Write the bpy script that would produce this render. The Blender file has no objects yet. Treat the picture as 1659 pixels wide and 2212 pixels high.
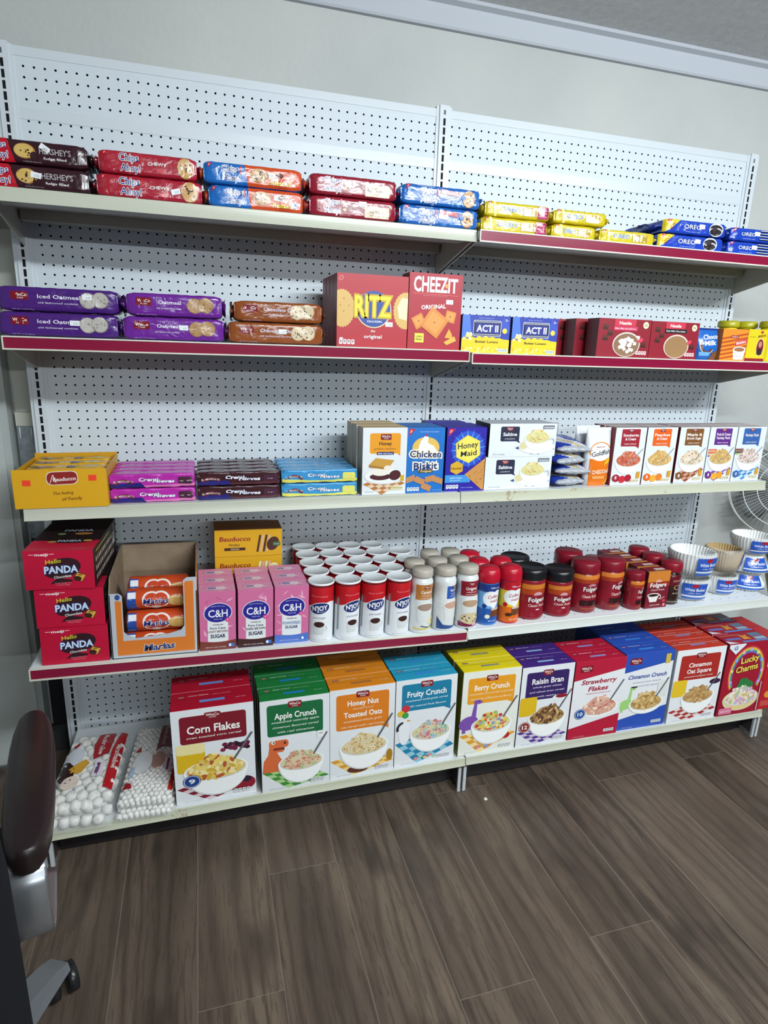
import bpy, bmesh, math, random
from mathutils import Vector, Matrix

# ------------------------------------------------------------------ camera, world, lights
# All sizes are in inches: X along the wall, Y into the wall, Z measured from the top slot
# of the shelving (the floor lies 83 in lower).
I = 0.0254
FZ = 83.0
def W3(x, y, z): return Vector((x*I, y*I, (z+FZ)*I))
SC = bpy.context.scene
COL = SC.collection

cam_d = bpy.data.cameras.new('camera')
cam = bpy.data.objects.new('camera', cam_d); COL.objects.link(cam)
cam.location = W3(-30.340, -80.054, -27.914)
cam.rotation_euler = (1.3120290, -0.0305456, -0.2862171)
cam_d.sensor_fit = 'VERTICAL'; cam_d.sensor_height = 36.0; cam_d.sensor_width = 27.0
cam_d.lens = 1324.934/2212*36.0
cam_d.clip_start = 0.02; cam_d.clip_end = 100
SC.camera = cam

SC.view_settings.view_transform = 'Standard'
SC.view_settings.look = 'None'
SC.view_settings.gamma = 1.0
SC.view_settings.use_curve_mapping = False
SC.view_settings.exposure = -0.14
SC.cycles.max_bounces = 6
SC.cycles.diffuse_bounces = 4
SC.cycles.transparent_max_bounces = 12

wd = bpy.data.worlds.new('ambient_fill'); SC.world = wd; wd.use_nodes = True  # even ambient fill added through the open back of the room
wd.node_tree.nodes['Background'].inputs[0].default_value = (0.80, 0.90, 1.0, 1)
wd.node_tree.nodes['Background'].inputs[1].default_value = 0.035

def tube_light(name, x, y, z, lx, power, wid=2.0, col=(0.90, 0.97, 1.0), rot=(0, 0, 0)):
    l = bpy.data.lights.new(name, 'AREA'); l.shape = 'RECTANGLE'
    l.size = lx*I; l.size_y = wid*I; l.energy = power; l.color = col
    o = bpy.data.objects.new(name, l); COL.objects.link(o); o.location = W3(x, y, z)
    o.rotation_euler = rot
    return o
tube_light('ceiling_tube_near', 29, -93, 10.5, 96, 82, 1.6, rot=(math.radians(34), 0, math.radians(8)))
tube_light('ceiling_tube_far', 30, -250, 10.5, 150, 105, 2.5, rot=(math.radians(66), 0, 0))
tube_light('ceiling_tube_near_upper', 34, -93, 11.2, 96, 18, 1.6, rot=(math.radians(120), 0, math.radians(12)))
# ------------------------------------------------------------------ materials
def lin(c): return c/12.92 if c <= 0.04045 else ((c+0.055)/1.055)**2.4
def rgb(h):
    h = h.lstrip('#'); return tuple(lin(int(h[i:i+2], 16)/255) for i in (0, 2, 4))
FIN = {'paper': (0.42, 0.45), 'film': (0.19, 0.55), 'matte': (0.75, 0.25), 'metal': (0.35, 0.5), 'gloss': (0.16, 0.7), 'plastic': (0.30, 0.5), 'leather': (0.38, 0.5)}
_m = {}
def M(h, fin='paper'):
    k = h+'|'+fin
    if k in _m: return _m[k]
    m = bpy.data.materials.new(fin+'_'+h.lstrip('#')); m.use_nodes = True
    b = m.node_tree.nodes['Principled BSDF']
    b.inputs['Base Color'].default_value = (*rgb(h), 1)
    r, s = FIN[fin]
    b.inputs['Roughness'].default_value = r
    b.inputs['Specular IOR Level'].default_value = s
    if fin == 'film':
        tc = m.node_tree.nodes.new('ShaderNodeNewGeometry'); nz = m.node_tree.nodes.new('ShaderNodeTexNoise'); bp = m.node_tree.nodes.new('ShaderNodeBump')
        nz.inputs['Scale'].default_value = 26; nz.inputs['Detail'].default_value = 2.5; nz.inputs['Distortion'].default_value = 1.2
        bp.inputs['Strength'].default_value = 0.38; bp.inputs['Distance'].default_value = 0.005
        L = m.node_tree.links; L.new(tc.outputs['Position'], nz.inputs['Vector']); L.new(nz.outputs[0], bp.inputs['Height']); L.new(bp.outputs[0], b.inputs['Normal'])
    _m[k] = m
    return m
def nm(m, t, **kw):
    n = m.node_tree.nodes.new(t)
    for k, v in kw.items(): setattr(n, k, v)
    return n
def mth(m, op, a, b=None, c=None):
    n = nm(m, 'ShaderNodeMath', operation=op)
    for i, v in enumerate((a, b, c)):
        if v is None: continue
        if isinstance(v, (int, float)): n.inputs[i].default_value = v
        else: m.node_tree.links.new(v, n.inputs[i])
    return n.outputs[0]
def base(name, h, rough, spec=0.4):
    m = bpy.data.materials.new(name); m.use_nodes = True
    b = m.node_tree.nodes['Principled BSDF']
    b.inputs['Base Color'].default_value = (*rgb(h), 1)
    b.inputs['Roughness'].default_value = rough; b.inputs['Specular IOR Level'].default_value = spec
    _m[name] = m
    return m, b
def mixc(m, fac, a, b):
    n = nm(m, 'ShaderNodeMix', data_type='RGBA')
    L = m.node_tree.links
    if isinstance(fac, (int, float)): n.inputs[0].default_value = fac
    else: L.new(fac, n.inputs[0])
    for i, v in ((6, a), (7, b)):
        if isinstance(v, str): n.inputs[i].default_value = (*rgb(v), 1)
        else: L.new(v, n.inputs[i])
    return n.outputs[2]
def bump(m, b, h, strength, dist):
    n = nm(m, 'ShaderNodeBump'); n.inputs['Strength'].default_value = strength; n.inputs['Distance'].default_value = dist
    m.node_tree.links.new(h, n.inputs['Height']); m.node_tree.links.new(n.outputs[0], b.inputs['Normal'])
def coords(m):      # world position in inches
    g = nm(m, 'ShaderNodeNewGeometry'); s = nm(m, 'ShaderNodeVectorMath', operation='SCALE')
    m.node_tree.links.new(g.outputs['Position'], s.inputs[0]); s.inputs['Scale'].default_value = 1/I
    x = nm(m, 'ShaderNodeSeparateXYZ'); m.node_tree.links.new(s.outputs[0], x.inputs[0])
    return s.outputs[0], x.outputs[0], x.outputs[1], x.outputs[2]
def noise(m, vec, scale, detail=3, rough=0.5):
    n = nm(m, 'ShaderNodeTexNoise'); n.inputs['Scale'].default_value = scale; n.inputs['Detail'].default_value = detail
    n.inputs['Roughness'].default_value = rough
    if vec is not None: m.node_tree.links.new(vec, n.inputs['Vector'])
    return n.outputs[0]
def mapv(m, vec, sc):
    n = nm(m, 'ShaderNodeMapping'); n.inputs['Scale'].default_value = sc
    m.node_tree.links.new(vec, n.inputs['Vector']); return n.outputs[0]
def ramp(m, f, stops):
    n = nm(m, 'ShaderNodeValToRGB'); e = n.color_ramp.elements
    while len(e) < len(stops): e.new(0.5)
    for q, (p, c) in zip(e, stops): q.position = p; q.color = (*rgb(c), 1)
    m.node_tree.links.new(f, n.inputs[0]); return n.outputs[0]

# painted wall
m, b = base('wall_paint', '#c6cbc6', 0.6, 0.3)
v, x, y, z = coords(m)
m.node_tree.links.new(ramp(m, noise(m, v, 0.05, 3), [(0.3, '#b5b8b7'), (0.7, '#c1c4c0')]), b.inputs['Base Color'])
bump(m, b, noise(m, v, 1.6, 4), 0.35, 0.004)
# textured ceiling
m, b = base('ceiling_texture', '#b4b3b3', 0.9, 0.2)
v, x, y, z = coords(m)
nz = noise(m, v, 0.9, 5, 0.6)
m.node_tree.links.new(ramp(m, nz, [(0.35, '#e4e4e4'), (0.65, '#f0f0f0')]), b.inputs['Base Color'])
bump(m, b, nz, 0.9, 0.02)
# plank floor: 7.35 in boards along Y
m, b = base('vinyl_plank', '#4a413b', 0.42, 0.35)
v, x, y, z = coords(m)
bi = mth(m, 'DIVIDE', mth(m, 'ADD', x, 113.9-0.15), 7.36)
row = mth(m, 'FLOOR', bi)
fx = mth(m, 'MULTIPLY', mth(m, 'FRACT', bi), 7.36)
wn = nm(m, 'ShaderNodeTexWhiteNoise', noise_dimensions='1D'); m.node_tree.links.new(row, wn.inputs['W'])
yy = mth(m, 'DIVIDE', mth(m, 'ADD', mth(m, 'ADD', y, 500), mth(m, 'MULTIPLY', wn.outputs[0], 48)), 48)
fy = mth(m, 'MULTIPLY', mth(m, 'FRACT', yy), 48)
cell = mth(m, 'ADD', mth(m, 'MULTIPLY', row, 7.3), mth(m, 'FLOOR', yy))
wc = nm(m, 'ShaderNodeTexWhiteNoise', noise_dimensions='1D'); m.node_tree.links.new(cell, wc.inputs['W'])
seam = mth(m, 'MAXIMUM', mth(m, 'LESS_THAN', fx, 0.055), mth(m, 'LESS_THAN', fy, 0.055))
cv = nm(m, 'ShaderNodeCombineXYZ')
m.node_tree.links.new(x, cv.inputs[0]); m.node_tree.links.new(y, cv.inputs[1]); m.node_tree.links.new(mth(m, 'MULTIPLY', wc.outputs[0], 90), cv.inputs[2])
g1 = noise(m, mapv(m, cv.outputs[0], (0.16, 0.028, 1)), 1.0, 4, 0.55)
wv = nm(m, 'ShaderNodeTexWave', wave_type='BANDS', bands_direction='X'); wv.inputs['Scale'].default_value = 0.17; wv.inputs['Distortion'].default_value = 19.0
wv.inputs['Detail'].default_value = 3.5; wv.inputs['Detail Scale'].default_value = 0.55; wv.inputs['Detail Roughness'].default_value = 0.6
m.node_tree.links.new(mapv(m, cv.outputs[0], (1.0, 0.13, 1)), wv.inputs['Vector'])
g2 = noise(m, mapv(m, cv.outputs[0], (4.5, 0.30, 1)), 1.0, 4, 0.65)
kn = noise(m, mapv(m, cv.outputs[0], (0.22, 0.085, 1)), 1.0, 2, 0.5)
c0 = ramp(m, g1, [(0.28, '#40382f'), (0.48, '#584c42'), (0.66, '#716355')])
c1 = mixc(m, mth(m, 'MULTIPLY', mth(m, 'POWER', mth(m, 'SUBTRACT', 1.0, wv.outputs['Fac']), 2.6), 0.5), c0, '#2c2520')
c2 = mixc(m, mth(m, 'MULTIPLY', mth(m, 'GREATER_THAN', g2, 0.56), 0.4), c1, '#2a2420')
mr = nm(m, 'ShaderNodeMapRange'); mr.inputs[1].default_value = 0.57; mr.inputs[2].default_value = 0.74; m.node_tree.links.new(kn, mr.inputs[0])
c3 = mixc(m, mth(m, 'MULTIPLY', mr.outputs[0], 0.8), c2, '#1f1a18')
c4 = mixc(m, mth(m, 'MULTIPLY', wc.outputs[0], 0.3), c3, '#6f6155')
c5 = mixc(m, mth(m, 'MULTIPLY', seam, 0.75), c4, '#8a8076')
m.node_tree.links.new(c5, b.inputs['Base Color'])
bump(m, b, mth(m, 'SUBTRACT', g2, seam), 0.15, 0.001)

# pegboard: holes on a one-inch grid
def pegboard(name, col, offx, ax='xz', dx=1.0, dz=1.0, rad=0.115):
    m, b = base(name, col, 0.45, 0.4)
    v, x, y, z = coords(m)
    p, q = (x, z) if ax == 'xz' else (x, y)
    px = mth(m, 'SUBTRACT', mth(m, 'FRACT', mth(m, 'DIVIDE', mth(m, 'ADD', p, 500+offx+0.5*dx), dx)), 0.5)
    pz = mth(m, 'SUBTRACT', mth(m, 'FRACT', mth(m, 'DIVIDE', mth(m, 'ADD', q, 500+0.5*dz), dz)), 0.5)
    px = mth(m, 'MULTIPLY', px, dx); pz = mth(m, 'MULTIPLY', pz, dz)
    d = mth(m, 'SQRT', mth(m, 'ADD', mth(m, 'MULTIPLY', px, px), mth(m, 'MULTIPLY', pz, pz)))
    hole = mth(m, 'LESS_THAN', d, rad)
    n = noise(m, v, 0.9, 5, 0.6)
    m.node_tree.links.new(mixc(m, hole, col, '#0c0f12'), b.inputs['Base Color'])
    m.node_tree.links.new(mth(m, 'SUBTRACT', 0.45, mth(m, 'MULTIPLY', hole, -0.5)), b.inputs['Roughness'])
    m.node_tree.links.new(mth(m, 'MULTIPLY', mth(m, 'SUBTRACT', 1.0, hole), 0.4), b.inputs['Specular IOR Level'])
    bump(m, b, n, 0.12, 0.004)
pegboard('pegboard_left', '#cdd6dd', 0.15)
pegboard('pegboard_right', '#cdd6dd', -0.15)
pegboard('deck_holes', '#dfe4e8', 0.0, 'xy', 1.5, 1.5, 0.09)
# cream enamel with worn, rusty spots
m, b = base('worn_enamel', '#c9ccb9', 0.4, 0.4)
v, x, y, z = coords(m)
w1 = noise(m, v, 0.12, 5, 0.7); w2 = noise(m, v, 2.2, 4, 0.7)
f = mth(m, 'MULTIPLY', mth(m, 'GREATER_THAN', w1, 0.57), mth(m, 'GREATER_THAN', w2, 0.52))
m.node_tree.links.new(mixc(m, mth(m, 'MULTIPLY', f, 0.55), mixc(m, w1, '#c6c9b6', '#b8baa2'), '#8d6b45'), b.inputs['Base Color'])
m, b = base('brushed_steel', '#a9adb2', 0.32, 0.5); b.inputs['Metallic'].default_value = 0.85
m, b = base('galvanized', '#8f9aa0', 0.38, 0.5); b.inputs['Metallic'].default_value = 0.6
v, x, y, z = coords(m)
m.node_tree.links.new(ramp(m, noise(m, v, 1.2, 3), [(0.3, '#7f8b92'), (0.7, '#a3adb2')]), b.inputs['Base Color'])
m, b = base('cardboard', '#8d7a66', 0.85, 0.2)
v, x, y, z = coords(m)
m.node_tree.links.new(ramp(m, noise(m, v, 0.5, 4), [(0.3, '#86735f'), (0.7, '#97846f')]), b.inputs['Base Color'])
m, b = base('dark_leather', '#1f1416', 0.36, 0.5)
v, x, y, z = coords(m); bump(m, b, noise(m, v, 9, 4), 0.25, 0.001)
m, b = base('black_fabric', '#15161b', 0.9, 0.2)
v, x, y, z = coords(m); bump(m, b, noise(m, v, 14, 3), 0.4, 0.001)
m, b = base('fluted_paper', '#e9ebea', 0.8, 0.2)
m, b = base('fluted_brown', '#b59b6e', 0.75, 0.2)
def clear(name, tint, alpha, rough):
    m, b = base(name, tint, rough, 0.6)
    b.inputs['Alpha'].default_value = alpha
clear('clear_film', '#f4f6f7', 0.22, 0.10)
clear('smoky_plastic', '#8b8f90', 0.45, 0.3)
m, b = base('marshmallow', '#e6e5e0', 0.7, 0.3)
def getmat(k):
    if k in _m: return _m[k]
    if '|' in k:
        h, f = k.split('|'); return M(h, f)
    return M(k, 'paper')

# ------------------------------------------------------------------ mesh builder (inches)
class MB:
    def __init__(s): s.v = []; s.f = []; s.m = []; s.s = []
    def add(s, vs, fs, mat, smooth=False):
        o = len(s.v); s.v += [tuple(p) for p in vs]
        for f in fs:
            s.f.append(tuple(o+i for i in f)); s.m.append(mat); s.s.append(smooth)
        return s
    def box(s, x0, x1, y0, y1, z0, z1, mat, **fm):
        vs = [(x0, y0, z0), (x1, y0, z0), (x1, y1, z0), (x0, y1, z0), (x0, y0, z1), (x1, y0, z1), (x1, y1, z1), (x0, y1, z1)]
        for nme, f in (('bottom', (0, 3, 2, 1)), ('top', (4, 5, 6, 7)), ('front', (0, 1, 5, 4)), ('right', (1, 2, 6, 5)), ('back', (2, 3, 7, 6)), ('left', (3, 0, 4, 7))):
            s.add([vs[i] for i in f], [(0, 1, 2, 3)], fm.get(nme, mat))
        return s
    def lathe(s, prof, mats, n=28, cx=0, cy=0, a0=0, smooth=True, wave=None):
        # prof [(r,z)], mats: one per segment or a single one
        for i in range(len(prof)-1):
            (r0, z0), (r1, z1) = prof[i], prof[i+1]
            mat = mats if isinstance(mats, str) else mats[i]
            vs = []; fs = []
            for k in range(n):
                a = a0+2*math.pi*k/n
                w = 1+(wave(a) if wave else 0)
                vs += [(cx+r0*w*math.cos(a), cy+r0*w*math.sin(a), z0), (cx+r1*w*math.cos(a), cy+r1*w*math.sin(a), z1)]
            for k in range(n):
                j = (k+1) % n; fs.append((2*k, 2*j, 2*j+1, 2*k+1))
            if r0 < 1e-6: fs = [(2*k, 2*((k+1) % n)+1, 2*k+1) for k in range(n)]
            if r1 < 1e-6: fs = [(2*k, 2*((k+1) % n), 2*k+1) for k in range(n)]
            s.add(vs, fs, mat, smooth)
        return s
    def tube(s, pts, r, mat, n=8, closed=False):
        P = [Vector(p) for p in pts]; rings = []
        N = len(P)
        for i, p in enumerate(P):
            if closed: t = P[(i+1) % N]-P[i-1]
            else: t = P[min(i+1, N-1)]-P[max(i-1, 0)]
            t.normalize()
            a = t.cross(Vector((0, 0, 1)))
            if a.length < 0.1: a = t.cross(Vector((0, 1, 0)))
            a.normalize(); c = t.cross(a)
            rr = r if isinstance(r, (int, float)) else r[i]
            rings.append([p+(a*math.cos(2*math.pi*k/n)+c*math.sin(2*math.pi*k/n))*rr for k in range(n)])
        vs = [q for ring in rings for q in ring]; fs = []
        for i in range(N if closed else N-1):
            j = (i+1) % N
            for k in range(n): fs.append((i*n+k, i*n+(k+1) % n, j*n+(k+1) % n, j*n+k))
        if not closed: fs += [tuple(range(n-1, -1, -1)), tuple((N-1)*n+k for k in range(n))]
        return s.add(vs, fs, mat, True)
    def prism(s, poly, y0, y1, mat, axis='y'):
        n = len(poly)
        P = (lambda a, b, t: (a, t, b)) if axis == 'y' else (lambda a, b, t: (t, a, b))
        vs = [P(a, b, y0) for a, b in poly]+[P(a, b, y1) for a, b in poly]
        fs = [tuple(range(n)), tuple(range(2*n-1, n-1, -1))]+[(i, i+n, (i+1) % n+n, (i+1) % n) for i in range(n)]
        return s.add(vs, fs, mat)
    def loft(s, rings, mat, cap=True, smooth=True):
        n = len(rings[0]); vs = [p for r in rings for p in r]; fs = []
        for i in range(len(rings)-1):
            for k in range(n): fs.append((i*n+k, i*n+(k+1) % n, (i+1)*n+(k+1) % n, (i+1)*n+k))
        if cap: fs += [tuple(range(n-1, -1, -1)), tuple((len(rings)-1)*n+k for k in range(n))]
        return s.add(vs, fs, mat, smooth)
    def xf(s, fn): s.v = [tuple(fn(*p)) for p in s.v]; return s
    def build(s, name, parent=None, weld=True):
        me = bpy.data.meshes.new(name)
        me.from_pydata([(a*I, b_*I, c*I) for a, b_, c in s.v], [], s.f)
        keys = []
        for k in s.m:
            if k not in keys: keys.append(k)
        for k in keys: me.materials.append(getmat(k))
        ix = {k: i for i, k in enumerate(keys)}
        me.polygons.foreach_set('material_index', [ix[k] for k in s.m])
        me.polygons.foreach_set('use_smooth', s.s)
        if weld:
            bm = bmesh.new(); bm.from_mesh(me)
            bmesh.ops.remove_doubles(bm, verts=bm.verts, dist=2e-5)
            bm.to_mesh(me); bm.free()
        me.update()
        o = bpy.data.objects.new(name, me); COL.objects.link(o)
        if parent is not None: o.parent = parent
        return o
def tag(o, label=None, cat=None, group=None, kind=None):
    if label: o['label'] = label
    if cat: o['category'] = cat
    if group: o['group'] = group
    if kind: o['kind'] = kind
    return o
def thing(name, label, cat, X, Y, Z, rz=0, ry=0, group=None, rx=0):
    o = bpy.data.objects.new(name, None); COL.objects.link(o)
    o.empty_display_size = 0.02
    o.rotation_mode = 'ZYX'
    o.location = W3(X, Y, Z); o.rotation_euler = (rx, ry, rz)
    return tag(o, label, cat, group)
def struct(o): o['kind'] = 'structure'; return o
def worldmesh(o): o.location = W3(0, 0, 0); return o
def dup(root, X, Y, Z, label, rz=None, ry=None, group=None):
    r = root.copy(); COL.objects.link(r); r.location = W3(X, Y, Z); r['label'] = label
    e = list(root.rotation_euler)
    if rz is not None: e[2] = rz
    if ry is not None: e[1] = ry
    r.rotation_euler = e
    if group: r['group'] = group
    for ch in list(root.children):
        c = ch.copy(); COL.objects.link(c); c.parent = r
        for g in list(ch.children):
            d = g.copy(); COL.objects.link(d); d.parent = c
    return r

# ------------------------------------------------------------------ printed artwork
_txt = {}
def glyphs(s, bold=0.0):
    k = (s, bold)
    if k in _txt: return _txt[k]
    cu = bpy.data.curves.new('t', 'FONT'); cu.body = s; cu.size = 1; cu.offset = bold; cu.resolution_u = 2; cu.fill_mode = 'FRONT'
    ob = bpy.data.objects.new('t', cu)
    me = bpy.data.meshes.new_from_object(ob)
    vs = [(v.co.x, v.co.y) for v in me.vertices]; fs = [tuple(p.vertices) for p in me.polygons]
    bpy.data.objects.remove(ob); bpy.data.curves.remove(cu); bpy.data.meshes.remove(me)
    _txt[k] = (vs, fs); return _txt[k]
EPS = 0.0035
class Art:
    """Flat artwork in inches: (0,0) is the lower left corner of the printed face."""
    def __init__(s, w, h, fin='paper', seed=1):
        s.w = w; s.h = h; s.fin = fin; s.ops = []; s.L = 1.0; s.r = random.Random(seed)
    def put(s, vs, fs, col, up=1.0):
        s.ops.append((vs, fs, col if '|' in col else col+'|'+s.fin, s.L)); s.L += up
    def poly(s, pts, col, up=1.0): s.put(list(pts), [tuple(range(len(pts)))], col, up); return s
    def rect(s, x0, y0, x1, y1, col, up=1.0): return s.poly([(x0, y0), (x1, y0), (x1, y1), (x0, y1)], col, up)
    def rr(s, x0, y0, x1, y1, col, r=0.2, skew=0.0, up=1.0):
        pts = []
        for cx, cy, a in ((x1-r, y1-r, 0), (x0+r, y1-r, 90), (x0+r, y0+r, 180), (x1-r, y0+r, 270)):
            for k in range(4):
                t = math.radians(a+30*k); px = cx+r*math.cos(t)
                pts.append((px, cy+r*math.sin(t)+skew*(px-x0)))
        return s.poly(pts, col, up)
    def ell(s, cx, cy, rx, ry, col, n=20, rot=0.0, up=1.0, a0=0, a1=360):
        c, q = math.cos(rot), math.sin(rot); pts = []
        m_ = n if a1-a0 >= 360 else n+1
        for k in range(m_):
            t = math.radians(a0+(a1-a0)*k/n); x = rx*math.cos(t); y = ry*math.sin(t)
            pts.append((cx+x*c-y*q, cy+x*q+y*c))
        return s.poly(pts, col, up)
    def arc(s, cx, cy, r0, r1, a0, a1, col, n=14, sy=1.0, up=1.0):
        vs = []; fs = []
        for k in range(n+1):
            t = math.radians(a0+(a1-a0)*k/n)
            vs += [(cx+r0*math.cos(t), cy+r0*sy*math.sin(t)), (cx+r1*math.cos(t), cy+r1*sy*math.sin(t))]
        for k in range(n): fs.append((2*k, 2*k+1, 2*k+3, 2*k+2))
        s.put(vs, fs, col, up); return s
    def line(s, pts, wd, col, up=1.0):
        for a, b_ in zip(pts, pts[1:]):
            d = Vector((b_[0]-a[0], b_[1]-a[1])); n_ = Vector((-d.y, d.x)).normalized()*wd/2
            s.poly([(a[0]-n_.x, a[1]-n_.y), (b_[0]-n_.x, b_[1]-n_.y), (b_[0]+n_.x, b_[1]+n_.y), (a[0]+n_.x, a[1]+n_.y)], col, 0)
        s.L += up; return s
    def text(s, t, cx, cy, w, h, col, bold=0.0, shear=0.0, rot=0.0, out=None, ow=0.03, up=1.0, arc=0.0):
        bold *= 0.45; vs0, _ = glyphs(t, 0.0)
        x0 = min(p[0] for p in vs0); x1 = max(p[0] for p in vs0)
        sx = w/(x1-x0) if w else h/0.7; sy = h/0.7
        c, q = math.cos(rot), math.sin(rot)
        def tr(p):
            x = (p[0]-(x0+x1)/2)*sx; y = (p[1]-0.35)*sy; x += shear*y
            if arc: y -= arc*(x/(0.5*(w or 1)))**2*h
            return (cx+x*c-y*q, cy+x*q+y*c)
        if out:
            vs, fs = glyphs(t, bold+ow); s.put([tr(p) for p in vs], fs, out, up)
        vs, fs = glyphs(t, bold); s.put([tr(p) for p in vs], fs, col, up)
        return s
    def sub(s, x, y, w, h):      # placed drawing helper
        return lambda u, v: (x+u*w, y+v*h)
    def emit(s, mb, fn, cu=None, cv=None):
        for vs, fs, col, L in s.ops:
            off = L*EPS
            if cu is None and cv is None:
                mb.add([fn(u, v, off) for u, v in vs], fs, col, False); continue
            bm = bmesh.new(); bv = [bm.verts.new((u, v, 0)) for u, v in vs]
            for f in fs:
                try: bm.faces.new([bv[i] for i in f])
                except ValueError: pass
            us = [p[0] for p in vs]; ws = [p[1] for p in vs]
            for axis, cuts, lo, hi in (((1, 0, 0), cu, min(us), max(us)), ((0, 1, 0), cv, min(ws), max(ws))):
                for t in (cuts or []):
                    if lo+1e-4 < t < hi-1e-4:
                        bmesh.ops.bisect_plane(bm, geom=bm.verts[:]+bm.edges[:]+bm.faces[:], dist=1e-5, plane_co=(axis[0]*t, axis[1]*t, 0), plane_no=axis)
            bm.verts.index_update()
            mb.add([fn(p.co.x, p.co.y, off) for p in bm.verts], [tuple(q.index for q in f.verts) for f in bm.faces], col, True)
            bm.free()
    # ---- recurring motifs
    def winco(s, cx, cy, w, skew=0):
        h = w*0.52
        s.rr(cx-w/2, cy-h/2, cx+w/2, cy+h/2, '#7d1420', h*0.2)
        s.text('WinCo', cx, cy+h*0.12, w*0.8, h*0.38, '#f4f1ee', 0.03, up=0)
        s.text('FOODS', cx, cy-h*0.27, w*0.42, h*0.16, '#f4f1ee', 0.02)
        return s
    def badge(s, x, y, w):       # red corner mark with an oval and two bars
        s.poly([(x, y), (x, y-w), (x+w, y)], '#c3202c')
        s.ell(x+w*0.32, y-w*0.33, w*0.22, w*0.1, '#f3eeee', 12, 0.9)
        s.ell(x+w*0.32, y-w*0.33, w*0.16, w*0.05, '#c3202c', 12, 0.9)
        return s
    def facts(s, x, y, w, n=4, col='#e9edf0', ink='#3a3f4a'):
        for i in range(n):
            u = x+i*w/n; s.rr(u, y, u+w/n*0.85, y+w/n*1.15, col, w/n*0.2, up=0)
            s.rect(u+w/n*0.2, y+w/n*0.3, u+w/n*0.65, y+w/n*0.42, ink, up=0); s.L += 0.3
            s.rect(u+w/n*0.2, y+w/n*0.6, u+w/n*0.65, y+w/n*0.85, ink, up=0); s.L -= 0.3
        s.L += 1; return s
    def cookie(s, cx, cy, rx, ry, col='#c89d63', chip='#3a2116', n=11, bite=None, bg=None, edge='#a97a43'):
        s.ell(cx, cy, rx*1.04, ry*1.04, edge); s.ell(cx-rx*0.03, cy+ry*0.03, rx*0.95, ry*0.95, col)
        for _ in range(n):
            t = s.r.uniform(0, 6.28); d = s.r.uniform(0.05, 0.8)
            s.ell(cx+rx*d*math.cos(t), cy+ry*d*math.sin(t), rx*s.r.uniform(0.07, 0.14), ry*s.r.uniform(0.07, 0.14), chip, 7, up=0.05)
        if bite: s.ell(cx+bite[0], cy+bite[1], bite[2], bite[2], bg, 12)
        s.L += 1; return s
    def napkin(s, pts, c1, c2, n=6):
        # pts: quad corners a,b,c,d ; checks in two colours
        A, B, C, D = [Vector(p) for p in pts]
        P = lambda u, v: ((A*(1-u)+B*u)*(1-v)+(D*(1-u)+C*u)*v)
        s.poly(pts, c2)
        for i in range(n):
            for j in range(n):
                if (i+j) % 2 == 0: s.poly([tuple(P(i/n, j/n)), tuple(P((i+1)/n, j/n)), tuple(P((i+1)/n, (j+1)/n)), tuple(P(i/n, (j+1)/n))], c1, 0)
        s.L += 1; return s
    def bowl(s, cx, cy, w, cols, kind='ring', n=70, rim='#f3f5f4', fill='#d9cba6', spoon=True, depth=0.52):
        rx = w/2; ry = w*0.23
        s.ell(cx, cy, rx, w*depth, '#d7dcda', 24, a0=180, a1=360)
        s.ell(cx+w*0.01, cy, rx*0.96, w*depth*0.95, rim, 24, a0=180, a1=360)
        s.ell(cx, cy, rx, ry, rim, 24); s.ell(cx, cy+ry*0.05, rx*0.93, ry*0.88, '#c9cdc8', 24)
        s.ell(cx, cy+ry*0.12, rx*0.90, ry*0.86, fill, 24)
        s.ell(cx, cy+ry*0.42, rx*0.62, ry*0.86, fill, 20)
        for _ in range(n):
            t = s.r.uniform(0, 6.28); d = math.sqrt(s.r.uniform(0, 0.95))
            px = cx+rx*0.82*d*math.cos(t); py = cy+ry*0.15+ry*0.8*d*math.sin(t)
            if abs(px-cx) < rx*0.5 and math.sin(t) > 0: py += ry*0.4*math.sin(t)
            c = s.r.choice(cols); q = w*s.r.uniform(0.035, 0.05)
            if kind == 'ring':
                s.ell(px, py, q, q*0.8, c, 8, up=0.06); s.ell(px, py, q*0.4, q*0.3, '#8d7a55', 6, up=0.06)
            elif kind == 'ball': s.ell(px, py, q*0.95, q*0.9, c, 8, up=0.06)
            elif kind == 'flake': s.ell(px, py, q*1.7, q*0.8, c, 7, s.r.uniform(0, 3.1), up=0.06)
            elif kind == 'oat': s.ell(px, py, q*0.8, q*0.5, c, 6, s.r.uniform(0, 3.1), up=0.06)
        if spoon: s.line([(cx+rx*0.55, cy+ry*0.7), (cx+rx*1.15, cy+ry*2.9)], w*0.035, '#5c6064')
        s.L += 1; return s
    def sticker(s, x, y, txt=' 3.29', col='#e9ecee'):
        s.rr(x, y, x+0.85, y+0.45, col, 0.05); s.text(txt.strip(), x+0.55, y+0.2, 0.4, 0.16, '#62666e'); return s

def sticker_part(parent, x, z, yf, txt='3.29', rot=0.0, col='#e6eaee', w=0.85, h=0.48):
    mb = MB(); mb.box(-w/2, w/2, -0.012, 0, -h/2, h/2, col)
    if txt:
        a = Art(w, h); a.text(txt, w*0.6, h*0.42, w*0.45, h*0.36, '#5b6069')
        a.emit(mb, lambda u, v, o: (u-w/2, -0.012-o, v-h/2))
    o = mb.build('price_sticker', parent); o.location = (x*I, yf*I, z*I); o.rotation_euler = (0, rot, 0)
    return o

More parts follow.
